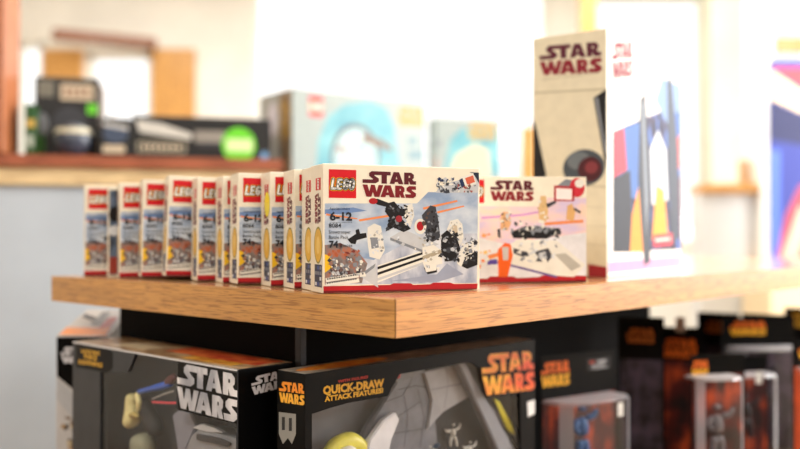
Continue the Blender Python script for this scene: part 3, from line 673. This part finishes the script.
slabs(vh, FP([(192,428),(200,424),(214,428),(222,433),(206,432)], .016), .016, .024, M((214, 216, 220), .35), 'canopy', vh, .001)
slabs(vh, FP([(196,434),(218,438),(230,443),(228,447),(196,440)], .012), .012, .0155, M((60, 60, 64), .4), 'vent', vh, .0008)
tag(vh, 'grey toy vehicle nose inside the charcoal window box below its silver title', 'toy')

# box two: black window carton with orange title
W4, D4, H4 = .452, .049, .283
N2 = Vector((at(305, .990), .990))
b2 = empty('window_box', (N2.x, N2.y, SHZ + .0006), YAW)
pr = Print(b2, 'front', (W4, D4, H4), -.0006)
win = [pr.px(x, y) for x, y in ((312,449),(312,414),(330,408),(348,403),(388,396),(391,389),(400,374),(470,362),(486,372),(489,392),(520,384),(521,449))]
win = [(win[0][0], .02)] + win[1:-1] + [(win[-1][0], .02)]
sleeve(b2, W4, D4, H4, win, INK, None, M((96, 96, 100), .5, mottle=.3, scale=14))
FIRE = blend_mat('fire_lettering', (236, 80, 24), (252, 190, 40), (8, 8, 26), .32, coat=.3, lo=.4, hi=.6)
FT, FB = M((250, 182, 44), .32, coat=.3), M((240, 112, 30), .32, coat=.3)
star(pr, 483, 396, 537, 389, 481, 354.5, FIRE, INK, 3); pr.build('title_lettering')
slope_text(pr, 'QUICK-DRAW', 323, 394.5, 8.0, 61, GOLD, 3, .05, 386.5); slope_text(pr, 'ATTACK FEATURES!', 325, 401.5, 5.0, 58, GOLD, 3, .045, 392.5); slope_text(pr, 'WITH FIGURES', 338, 382.8, 2.6, 30, M((200, 50, 30), .4), 3, .03, 378); pr.build('flash_lettering')
pr.ppx([(527,402),(537,399),(537,413),(528,417)], M((240, 240, 238), .5), 4); pr.build('price_sticker')
l_ = Print(b2, 'left', (W4, D4, H4)); l_.rect(.0005, .0005, D4 - .0005, H4 - .0005, INK, .5)
star(l_, 279.5, 402, 312, 407, 279, 381, FT, None, 3, M((246, 150, 40), .35)); l_.build('end_lettering')
l_.ppx([(279,412),(296,414),(296,434),(292,444),(288,438),(283,444),(279,434)], M((150, 150, 146), .4), 2); l_.rpx(282, 417, 285, 430, M((40, 40, 44), .4), 3); l_.rpx(289, 418, 292, 431, M((40, 40, 44), .4), 3); l_.build('end_artwork')
tt = Print(b2, 'top', (W4, D4, H4)); tt.rect(.001, .001, W4 - .001, D4 - .001, blend_mat('grey_lid_print', (110, 106, 100), (190, 184, 172), (30, 60, 20), .35, coat=.3), .5)
tt.ell(.085, .026, .075, .017, blend_mat('orange_lid_print', (220, 110, 30), (250, 190, 70), (60, 90, 20), .35, coat=.3), 1); tt.build('lid_artwork')
tag(b2, 'black window box with fiery orange title and quick draw lettering, under the near table corner', 'toy box')
def F(x, y, dep):
    s = Print(b2, 'front', (W4, D4, H4), dep); a, b = s.px(x, y); return Vector((a, dep, b - .003))
cr = empty('toy_vehicle', b2.location, b2.rotation_euler.z); cr.location.z += .003
G1, G2, G3 = M((116, 118, 126), .4, mottle=.2, scale=30), M((166, 166, 170), .4, mottle=.12, scale=26), M((222, 222, 226), .4, mottle=.08, scale=26)
slabs(cr, FP([(398,380),(428,371),(434,392),(436,420),(440,470),(352,470),(366,430),(384,402)], .026), .026, .036, G1, 'side_plate', cr)
slabs(cr, FP([(424,372),(458,364),(478,392),(444,412),(428,430),(432,400)], .022), .022, .032, G2, 'nose_plate', cr)
slabs(cr, FP([(392,375),(400,369),(424,366),(426,372),(406,380),(396,383)], .010), .010, .024, M((120, 122, 128), .4), 'engine_pod', cr)
slabs(cr, FP([(396,373),(401,372),(401,378),(397,379)], .0065), .0065, .0095, M((190, 40, 50), .4), 'light', cr, .0008)
slabs(cr, FP([(458,362),(464,360),(515,449),(523,470),(508,470),(498,449)], .008), .008, .020, M((142, 144, 152), .35), 'wing_spar', cr)
slabs(cr, FP([(470,380),(484,398),(516,430),(520,449),(508,430),(492,418)], .0215), .0215, .024, M((140, 142, 152), .4), 'wing_panel', cr, .0008)
slabs(cr, FP([(494,398),(500,402),(512,424),(516,436),(508,430)], .014), .014, .017, M((220, 206, 50), .4), 'wing_stripe', cr, .0008)
slabs(cr, FP([(370,440),(384,420),(396,412),(400,420),(392,440),(386,470),(364,470)], .012), .012, .021, G3, 'fin', cr)
slabs(cr, FP([(448,398),(470,392),(476,401),(490,449),(494,470),(440,470),(432,430)], .0335), .0335, .036, M((30, 30, 34), .5), 'cockpit', cr, .0008)
bl_ = Print(b2, 'front', (W4, D4, H4), .0254)
for L in ([(386,404),(402,398),(410,386),(413,376)], [(372,430),(396,420),(420,404)], [(404,449),(408,420),(404,398)], [(420,449),(424,420),(418,392)], [(376,449),(392,436),(430,430)], [(398,392),(416,388),(430,390)]):
    bl_.spx(L, .7, M((58, 60, 66), .5), 2)
bl_.build('panel_lines', cr)
bl_ = Print(b2, 'front', (W4, D4, H4), .0215)
for L in ([(432,392),(450,388),(470,384)], [(446,368),(448,388),(444,410)], [(460,368),(462,384)]): bl_.spx(L, .7, M((110, 110, 116), .5), 2)
bl_.build('panel_lines', cr)
tag(cr, 'grey toy spacecraft with yellow stripe inside the black window box', 'toy')
dome = empty('toy_dome', b2.location, b2.rotation_euler.z); dome.location.z += .003
q = [F(x, y, .022) for x, y in ((321,449),(340,436),(358,433),(369,445))]
blob([F(324,462,.024), F(334,446,.024), F(350,440,.024), F(362,448,.024), F(370,462,.024)], [.008, .011, .013, .011, .008], M((224, 214, 90), .4, mottle=.08), 'shell', dome)
blob([F(338,456,.012), F(350,450,.012), F(358,458,.012)], [.006, .008, .006], M((220, 216, 206), .4), 'visor', dome)
tag(dome, 'yellow domed toy piece low in the black window box beneath the quick draw lettering', 'toy')
def mini(x, y, s, label, dep=.018, mat=OFFW):
    e = empty('toy_figure', b2.location, b2.rotation_euler.z); e.location.z += .003
    def G(i, j): return F(x + i * s, y + j * s, dep)
    k = s * .00125
    blob([G(0, 0), G(0, -3), G(.3, -5.2)], [1.9 * k, 2.3 * k, 1.3 * k], mat, 'torso', e)
    blob([G(.3, -6.6), G(.4, -8.4)], [1.2 * k, 1.3 * k], mat, 'head', e)
    blob([G(-1.5, -4.2), G(-3.8, -2.6), G(-5.4, -4.6)], [.9 * k, .8 * k, .6 * k], mat, 'arm', e); blob([G(1.9, -4.2), G(4.2, -5.4), G(4.8, -8.6)], [.9 * k, .8 * k, .6 * k], mat, 'arm', e)
    blob([G(-.8, 0), G(-1.8, 3.4), G(-1.6, 7)], [1.2 * k, 1 * k, .8 * k], mat, 'leg', e); blob([G(.8, 0), G(2.2, 3.2), G(2.8, 7)], [1.2 * k, 1 * k, .8 * k], mat, 'leg', e)
    tag(e, label, 'toy'); return e
mini(453, 436, 1.5, 'plain off white toy figure standing in the spacecraft cockpit inside the black box', .026, M((210, 206, 196), .5))
mini(470, 452, 1.3, 'plain off white toy figure lowest and to the right in the spacecraft cockpit', .020)
mini(430, 455, 1.1, 'tiny off white toy figure beside the blue ball in the black window box', .018)
bl = blob([F(436,445,.014), F(437,447,.014)], [.006, .006], M((50, 80, 110), .4), 'toy_ball', None); bl.matrix_world = Matrix.Translation((b2.location.x, b2.location.y, b2.location.z + .003)) @ Matrix.Rotation(YAW, 4, 'Z')
tag(bl, 'small dark blue toy ball between the little figures in the black box', 'toy')

# ------------------------------------------------------------------ blister packs
CLEAR = clear_mat('blister_plastic', .08, (.97, .97, .98), .06)
def sheen_mat(name, k):
    m = clear_mat(name, .12, (1, 1, 1), .15); nt = m.node_tree; out = nt.nodes['Material Output']; src = out.inputs[0].links[0].from_socket
    d = nt.nodes.new('ShaderNodeBsdfDiffuse'); d.inputs[0].default_value = (.86, .88, .95, 1); tr = nt.nodes.new('ShaderNodeBsdfTranslucent'); tr.inputs[0].default_value = (.86, .88, .95, 1)
    ad = nt.nodes.new('ShaderNodeMixShader'); ad.inputs[0].default_value = .4; nt.links.new(d.outputs[0], ad.inputs[1]); nt.links.new(tr.outputs[0], ad.inputs[2])
    mx = nt.nodes.new('ShaderNodeMixShader'); mx.inputs[0].default_value = k; nt.links.new(src, mx.inputs[1]); nt.links.new(ad.outputs[0], mx.inputs[2]); nt.links.new(mx.outputs[0], out.inputs[0]); return m
LID, RIM = sheen_mat('painted_sheen_lid', .7), sheen_mat('painted_sheen_rim', .35)  # white mixed into clear plastic stands in for reflected window light
EMBER = blend_mat('ember_print', (28, 12, 14), (214, 84, 34), (30, 30, 16), .45, c3=(92, 24, 20), lo=.36, hi=.70)
LILAC = blend_mat('lilac_print', (20, 18, 28), (84, 72, 92), (40, 40, 30), .35, coat=.2)
def bubble(root, x0, x1, z0, z1, dep, mat=CLEAR):
    bm = bmesh.new(); n = 10; ring0, ring1 = [], []
    prof = [(x0, 0), (x0, -dep * .7), (x0 + (x1 - x0) * .12, -dep * .93), (x0 + (x1 - x0) * .3, -dep), (x0 + (x1 - x0) * .7, -dep), (x1 - (x1 - x0) * .12, -dep * .93), (x1, -dep * .7), (x1, 0)]
    rows = []
    for z, k in ((z0, 1), (z1 - .004, 1), (z1, .94)):
        rows.append([bm.verts.new((x0 + (x1 - x0) * .5 + (x - (x0 + x1) / 2) * k, y * k - .0012, z)) for x, y in prof])
    for ri, (a, b) in enumerate(zip(rows, rows[1:])):
        for i in range(len(prof) - 1):
            fc = bm.faces.new([a[i], a[i + 1], b[i + 1], b[i]]); fc.material_index = 2 if (ri == 1 or i in (1, 5)) else 0
    bm.faces.new(rows[-1]).material_index = 1; bm.faces.new(rows[0][::-1])
    o = link('blister', bm, [mat, LID, RIM], root)
    # lid and rim carry their bright reflections as white in the material
    return o
def toy(root_loc, yaw, x, z, s, mat, label):
    e = empty('toy_figure', root_loc, yaw)
    V = lambda i, j, d=0: Vector((x + i * s, -.028 + d, z + j * s))
    blob([V(0, 0), V(0, 2), V(0, 3.6)], [1.1 * s, 1.35 * s, .6 * s], mat, 'torso', e); blob([V(0, 4.3), V(0, 5.3)], [.85 * s, .8 * s], mat, 'head', e)
    blob([V(-.9, 3.1), V(-2.2, 2.0, -.004), V(-1.4, .8, -.008)], [.62 * s, .55 * s, .42 * s], mat, 'arm', e); blob([V(.9, 3.1), V(2.3, 3.4, -.004), V(3.0, 4.6, -.006)], [.62 * s, .55 * s, .42 * s], mat, 'arm', e)
    blob([V(-.4, -.3), V(-.9, -2.6), V(-1.1, -5)], [.85 * s, .7 * s, .55 * s], mat, 'leg', e); blob([V(.4, -.3), V(1.0, -2.5), V(1.2, -5)], [.85 * s, .7 * s, .55 * s], mat, 'leg', e)
    tag(e, label, 'toy'); return e
def blister(px, Y, yaw, W, H, art, lab, logo=(.05, .82, .42, .14), bub=(.05, .95, .68, .05), fig=None, logomat=None, group=None, sticker=None, tab=False, panel=False):
    e = empty('blister_pack', (at(px, Y), Y, SHZ + .0006), math.radians(yaw))
    bm = box_bm(0, 0, 0, W, .0012, H, 0); link('backing_card', bm, INK, e)
    p = Print(e, 'front', (W, .0012, H)); lo = (bub[2] if bub else .74) * H
    p.rect(.003, .003, W - .003, lo, art, .5)
    p.build('card_artwork')
    star_at(p, logo[0] * W, logo[1] * H, logo[2] * W, logo[3] * H, logomat or FT, INK, 1, mat2=logomat or FB); p.build('title_lettering')
    if panel:
        p.rect(W * .60, H * .875, W * .92, H * .955, M((34, 34, 38), .4), 1); p.rect(W * .63, H * .92, W * .70, H * .938, M((180, 60, 40), .4), 2)
        for k in range(3): p.rect(W * .66, H * (.882 + .012 * k), W * (.88 - .03 * k), H * (.888 + .012 * k), LGREY, 2)
        p.rect(W * .74, H * .92, W * .86, H * .938, LGREY, 2); p.build('small_lettering')
    if bub: bubble(e, bub[0] * W, bub[1] * W, .01, bub[2] * H, bub[3])
    if sticker:
        q = Print(e, 'front', (W, .0012, H), -(bub[3] + .0014)); q.rect(sticker[0] * W, sticker[1] * H, sticker[0] * W + .013, sticker[1] * H + .022, M((240, 240, 236), .5), 1); q.build('price_sticker')
    if tab: link('hang_tab', box_bm(W * .4, -.001, H - .01, W * .6, .0022, H + .02, .001), M((230, 214, 210), .5), e)
    if fig: toy(e.location, e.rotation_euler.z, fig[0] * W, fig[1] * H, fig[2], fig[3], fig[4])
    tag(e, lab, 'toy pack', group); return e
BLUEPL = M((40, 92, 150), .35); DARKPL = M((48, 46, 50), .4); GUN = M((110, 106, 112), .35)
blister(541, 1.405, 34, .172, .245, EMBER, 'wide black carded toy pack with clear bubble, standing right of the fiery titled box', (.00, .80, .36, .16), (.0, .93, .72, .055),
        (.36, .47, .0095, BLUEPL, 'bright blue toy figure inside the wide clear bubble'), sticker=(.66, .60), panel=True)
blister(543, 1.60, 38, .20, .275, EMBER, 'dark carded pack with a dim orange title peeking above the wide bubble pack', (.02, .87, .40, .10), None)
DIM = M((196, 112, 40), .45)
GR2 = 'carded toy packs in the back row under the far table edge'
blister(618, 1.60, -12, .080, .291, LILAC, 'dark carded pack farthest into the shadow at the left of the back row', (.18, .84, .6, .09), None, logomat=DIM, group=GR2)
blister(656, 1.78, -18, .092, .255, EMBER, 'orange faced carded pack with a white hang tab in the back row', (.12, .76, .72, .15), None, logomat=FB, group=GR2, tab=True)
blister(697, 1.92, -30, .085, .272, LILAC, 'dark carded pack right behind the one with the white hang tab', (.18, .84, .6, .09), None, logomat=DIM, group=GR2)
blister(742, 1.93, -25, .090, .268, LILAC, 'dark carded pack with gold title above the wide white lidded bubble', (.14, .80, .6, .12), None, logomat=M((206, 160, 50), .4), group=GR2)
blister(784, 2.0, -20, .100, .275, EMBER, 'carded pack with gold title at the right end of the back row', (.1, .84, .6, .12), None, logomat=M((206, 160, 50), .4), group=GR2)
blister(690, 1.50, 14, .105, .235, EMBER, 'orange carded pack with a narrow upright bubble holding a gunmetal figure', (.02, .84, .30, .12), (-.13, .72, .86, .05),
        (.30, .45, .0095, GUN, 'gunmetal toy figure in the narrow upright bubble'))
blister(716, 1.70, 12, .11, .205, EMBER, 'carded pack with cream topped bubble half hidden behind the narrow bubble', (.1, .88, .4, .09), (.02, .95, .85, .05),
        (.4, .45, .008, DARKPL, 'dark toy figure in the half hidden bubble'), sticker=(.45, .78))
blister(722, 1.80, 6, .155, .27, LILAC, 'large carded pack with a wide bubble whose lid shines white', (.1, .87, .5, .1), (.03, .97, .79, .06),
        (.45, .5, .0095, DARKPL, 'dark toy figure in the wide bubble with the shining lid'))
blister(792, 1.60, 10, .12, .25, M((196, 80, 40), .4, mottle=.2), 'orange carded pack cut off by the right picture border', (.1, .86, .5, .1), (.04, .96, .80, .05))

# small carton behind the charcoal box at the left
sm = empty('slant_top_box', (at(57, 1.385), 1.385, SHZ + .0006), math.radians(-8))
Ws, Ds, Hs, Hb = .088, .085, .2815, .3155
bm = bmesh.new()
v = [bm.verts.new(p) for p in ((0, 0, 0), (Ws, 0, 0), (Ws, 0, Hs), (0, 0, Hs), (.008, Ds, 0), (Ws - .008, Ds, 0), (Ws - .008, Ds, Hb), (.008, Ds, Hb))]
for q in ((0, 1, 2, 3), (5, 4, 7, 6), (4, 0, 3, 7), (1, 5, 6, 2), (3, 2, 6, 7), (0, 4, 5, 1)): bm.faces.new([v[i] for i in q])
link('carton', bm, M((206, 206, 208), .45, coat=.2), sm)
pr = Print(sm, 'front', (Ws, Ds, Hs)); pr.ppx([(55,337),(110,337),(110,420),(57,376)], INK, 1); pr.build('front_band', label='black slanted band')
star(pr, 62, 363, 96, 364, 60, 347, M((214, 214, 220), .4)); pr.build('title_lettering')
pr.ppx([(57,378),(75,395),(75,420),(57,400)], LGREY, 1); pr.clump(62, 405, 80, 449, [M((170, 140, 100), .5), M((120, 96, 70), .5), M((206, 190, 160), .5), BLACK], 22, 51, 2, 5); pr.build('front_artwork')
bm = bmesh.new(); n_ = Vector((0, -(Hb - Hs), Ds)).normalized() * .0004
def tq(a, b, c, d): return [Vector((.003 + (Ws - .006 - t * .012) * s, .0 + Ds * t, Hs + (Hb - Hs) * t)) + n_ for s, t in (a, b, c, d)]
mats = [M((236, 150, 84), .4), M((196, 80, 70), .4), GREY, DGREY]
for i, q in enumerate([((.0, .02), (.95, .02), (.95, .3), (.0, .3)), ((.7, .3), (.95, .3), (.95, .7), (.75, .7)), ((.45, .4), (.7, .4), (.7, .9), (.5, .9)), ((.1, .7), (.45, .55), (.5, .66), (.12, .82))]):
    fc = bm.faces.new([bm.verts.new(p) for p in tq(*q)]); fc.material_index = i
link('lid_artwork', bm, mats, sm)
tag(sm, 'grey topped toy box with black front band, behind the left end of the charcoal box', 'toy box')

# ------------------------------------------------------------------ merchandise on the half wall
def on_ledge(px, back, yaw=14.0, dz=0.0):
    """point on the cap: column px, distance back from its front edge"""
    th = math.radians(14.0); o = Vector((-.354, 2.40)) + Vector((-math.sin(th), math.cos(th))) * back; d = Vector((math.cos(th), math.sin(th)))
    k = (px - 400) / F_PX; s = (k * o.y - o.x) / (d.x - k * d.y); q = o + d * s
    return Vector((q.x, q.y, CAPZ + .0006 + dz))
DK = M((26, 27, 30), .4, coat=.3); LIME = M((110, 220, 50), .4)
def dark_box(px0, px1, top, back, dep, label, art, yaw=14.0):
    p0, p1 = on_ledge(px0, back), on_ledge(px1, back); W = (p1 - p0).length
    H = EYE + (HOR - top) / F_PX * p0.y - CAPZ
    e = empty('dark_toy_box', p0, math.radians(yaw)); carton(e, W, dep, H, DK, .002); f = Print(e, 'front', (W, dep, H)); art(f, W, H); f.build('front_artwork')
    tag(e, label, 'toy box'); return e
CR = M((214, 200, 176), .4)
def art1(f, W, H):
    f.rect(W * .82, H * .55, W * .98, H * .68, LIME, 1); f.rect(W * .02, H * .05, W * .16, H * .3, M((60, 110, 50), .4), 1)
    f.rect(W * .40, H * .72, W * .92, H * .92, CR, 1); f.ell(W * .55, H * .42, W * .28, H * .22, DGREY, 1); f.rect(W * .05, H * .75, W * .3, H * .95, M((120, 120, 110), .4), 1)
    for k in range(4): f.rect(W * (.46 + .11 * k), H * .76, W * (.52 + .11 * k), H * .88, M((150, 110, 90), .4), 2)
    f.rect(W * .45, H * .05, W * .8, H * .2, LIME, 1); f.ell(W * .12, H * .4, W * .1, H * .15, GREY, 1)
dark_box(34, 98, 76, .10, .20, 'tall black toy box with cream lettering beside the wooden post', art1)
def art2(f, W, H):
    f.poly([(W * .02, H * .9), (W * .05, H * .6), (W * .42, H * .45), (W * .42, H * .6), (W * .2, H * .82)], M((214, 214, 210), .4), 1)
    f.rect(W * .03, H * .12, W * .38, H * .4, M((150, 146, 130), .4), 1); f.rect(W * .05, H * .17, W * .36, H * .35, M((40, 42, 44), .4), 2)
    for k in range(7): f.rect(W * (.07 + .04 * k), H * .2, W * (.095 + .04 * k), H * .32, CR, 3)
    f.rect(W * .44, H * .4, W * .66, H * .68, M((150, 146, 140), .4), 1); f.rect(W * .46, H * .3, W * .64, H * .4, DGREY, 2)
    f.ell(W * .76, H * .36, W * .125, H * .42, LIME, 4); f.rect(W * .67, H * .2, W * .86, H * .5, M((226, 250, 190), .4), 5); f.ell(W * .95, H * .12, W * .03, H * .09, M((120, 170, 220), .4), 4)
dark_box(132, 271, 115, .05, .10, 'long low black toy box with a lime green round sticker', art2)
def art3(f, W, H):
    f.rect(W * .1, H * .1, W * .8, H * .3, CR, 1); f.ell(W * .5, H * .6, W * .4, H * .25, M((70, 84, 110), .4), 1); f.poly([(W * .1, H * .9), (W * .9, H * .8), (W * .9, H * .7), (W * .1, H * .8)], M((210, 212, 214), .4), 2)
dark_box(99, 131, 118, .03, .08, 'short black toy box with a pale streak between the tall box and the long one', art3)
gb = on_ledge(24, .015); e = empty('green_toy_pack', gb, math.radians(14)); carton(e, .026, .05, .13, M((40, 84, 40), .5, mottle=.5, scale=30), .003)
pr = Print(e, 'front', (.03, .05, .13)); pr.rect(.005, .07, .025, .09, M((220, 180, 90), .4), 1); pr.rect(.005, .02, .022, .05, M((180, 190, 180), .4), 1); pr.build('front_artwork'); tag(e, 'small green toy pack squeezed beside the wooden post', 'toy pack')
# round helmet-shaped toy in grey with pale band
hp = on_ledge(73, .055); e = empty('round_toy', (hp.x, hp.y, CAPZ + .0005), math.radians(14))
bm = bmesh.new(); bmesh.ops.create_uvsphere(bm, u_segments=28, v_segments=16, radius=.048)
for v_ in bm.verts: v_.co.z = v_.co.z * .95 + .0456; v_.co.y *= .9
link('shell', bm, M((70, 78, 96), .25, coat=.5), e, True)
bm = bmesh.new(); bmesh.ops.create_cone(bm, segments=28, radius1=.0487, radius2=.044, depth=.014, cap_ends=False)
for v_ in bm.verts: v_.co.z += .066; v_.co.y *= .9
link('band', bm, M((220, 216, 196), .4), e, True); tag(e, 'round dark grey toy with a pale band in front of the tall black box', 'toy')
# white domed toys between the boxes
def white_lump(px, back, r_, lab, col=(236, 238, 244)):
    q = on_ledge(px, back); bm = bmesh.new(); bmesh.ops.create_uvsphere(bm, u_segments=24, v_segments=14, radius=r_)
    for v_ in bm.verts: v_.co.z = max(-r_ * .9, v_.co.z) ; v_.co.z = (v_.co.z + r_ * .9) * 1.25
    o = link('white_toy', bm, M(col, .35, coat=.3), None, True); o.location = q; tag(o, lab, 'toy'); return o
white_lump(113, .20, .030, 'white rounded toy standing behind the short black box').scale.z = 1.9

# large brick-set cartons on the ledge
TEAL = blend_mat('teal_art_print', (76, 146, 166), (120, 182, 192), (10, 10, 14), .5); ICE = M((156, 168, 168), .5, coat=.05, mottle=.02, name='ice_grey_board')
GLD = M((190, 150, 60), .5)
SCZ = 1.15
sc_ = empty('side_counter', (-.30, 2.44, 0), math.radians(36)); link('body', box_bm(0.02, .02, 0, .86, .42, SCZ - .031, .003), M((236, 236, 232), .7), sc_); link('worktop', box_bm(0, 0, SCZ - .03, .88, .44, SCZ, .004), M((228, 222, 208), .5), sc_)
tag(sc_, 'pale counter behind the row that carries the large teal brick set box', 'counter')
L1 = empty('large_toy_set_box', (at(292, 2.43), 2.43, CAPZ + .0008), math.radians(36)); WL, DL, HL = .47, .20, .326
L1.location = (at(292, 2.47), 2.47, SCZ + .0008)
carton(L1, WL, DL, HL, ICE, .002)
f = Print(L1, 'front', (WL, DL, HL))
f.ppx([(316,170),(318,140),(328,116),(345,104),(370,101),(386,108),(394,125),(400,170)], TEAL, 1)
f.epx(331, 126, 380, 190, M((96, 84, 84), .4), 2); f.epx(334, 130, 377, 190, M((170, 206, 214), .5), 3)
f.clump(340, 138, 366, 170, [OFFW, OFFW, M((110, 80, 74), .4), LGREY, M((150, 120, 110), .4)], 26, 61, 4, 6)
f.ppx([(362,134),(378,138),(392,146),(394,152),(376,146),(362,142)], M((120, 96, 80), .4), 6)
f.rpx(408, 137, 417, 145, M((110, 140, 150), .4), 1); f.rpx(408, 150, 424, 160, M((110, 140, 150), .4), 1); f.build('front_artwork')
a0, b0 = f.px(309, 116); a1, b1 = f.px(323, 97); badge(f, a0, b0, b1 - b0, 2, w=a1 - a0); f.build('brand_badge')
star(f, 398, 125, 426, 127, 397, 106, GLD, None, 2); f.build('title_lettering')
l = Print(L1, 'left', (WL, DL, HL)); l.rect(.003, .003, DL - .003, HL - .003, M((176, 184, 180), .4), .5); l.rect(DL * .62, .003, DL - .006, HL - .006, blend_mat('brown_art', (70, 56, 44), (170, 140, 100), (50, 50, 30), .4), 1)
l.ell(DL * .42, HL * .76, DL * .14, HL * .16, M((226, 226, 240), .4), 2); star_at(l, DL * .68, HL * .92, DL * .24, HL * .34, GLD, None, 3, True); l.build('side_artwork')
t_ = Print(L1, 'top', (WL, DL, HL)); t_.rect(.01, .01, WL - .01, .03, M((230, 120, 120), .4), 1); t_.build('top_artwork')
tag(L1, 'large pale teal brick set box with red badge, on the half wall behind the row', 'toy box')
L2 = empty('large_toy_set_box', (at(436, 2.86), 2.86, SCZ + .0008), math.radians(20)); WM, DM, HM = .235, .07, .295
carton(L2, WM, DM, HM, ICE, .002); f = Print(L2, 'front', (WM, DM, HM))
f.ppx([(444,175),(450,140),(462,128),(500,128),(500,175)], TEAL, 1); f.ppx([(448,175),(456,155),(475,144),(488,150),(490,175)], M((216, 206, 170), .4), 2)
f.rpx(433, 140, 441, 147, GREY, 1); f.rpx(431, 158, 437, 168, M((236, 120, 90), .4), 1); f.build('front_artwork')
star(f, 468, 139, 496, 140, 468, 122, GLD, None, 3); f.build('title_lettering')
tag(L2, 'smaller pale blue brick set box at the right of the large teal one', 'toy box')
# ------------------------------------------------------------------ right background: banner and wall board
Yb = 3.6
bn = empty('hanging_banner', (at(770, Yb), Yb, 0.951)); WB, HB = .30, .83
link('panel', box_bm(0, 0, 0, WB, .012, HB), M((52, 62, 140), .5, name='indigo_banner'), bn)
f = Print(bn, 'front', (WB, .012, HB))
f.ppx([(770,68),(830,68),(830,100),(800,88)], M((214, 70, 80), .5), 1); f.ppx([(770,70),(800,90),(830,104),(830,120),(800,112),(770,98)], M((240, 214, 170), .5), 2)
f.ppx([(770,100),(800,114),(830,122),(830,150),(770,140)], M((40, 44, 84), .5), 1); f.ppx([(786,215),(800,185),(830,180),(830,260),(776,260)], M((170, 70, 80), .5), 2)
f.ppx([(780,262),(800,205),(812,215),(796,262)], M((226, 180, 160), .5), 3); f.ppx([(770,150),(780,150),(780,262),(770,262)], M((80, 110, 200), .5), 1); f.build('printed_panel')
cab = empty('low_cabinet', (at(768, Yb), Yb - .02, 0)); link('body', box_bm(0, 0, 0, .5, .3, .925, .004), M((226, 206, 170), .6), cab); link('cabinet_top', box_bm(-.01, -.01, .925, .51, .31, .95, .004), oak_far, cab); tag(cab, 'tan cabinet at the far right carrying the blue banner', 'cabinet')
tag(bn, 'blue and red printed banner standing at the far right', 'banner')
wb = link('wall_plaque', box_bm(0, 0, 0, .2, .03, .075, .004), oak_far); wb.location = (at(778, 4.2), 4.2, EYE + (HOR - 52) / F_PX * 4.2)
tag(wb, 'small honey coloured wooden board above the blue banner', 'board')
pk = link('small_carton', box_bm(0, 0, 0, .035, .05, .11, .004), M((206, 170, 130), .5)); pk.location = (at(745, Yp), Yp + .03, 1.064 + (235 - 184) / F_PX * Yp + .0005)
tag(pk, 'small brown carton on the wooden cap of the low wall by the pale column', 'carton')
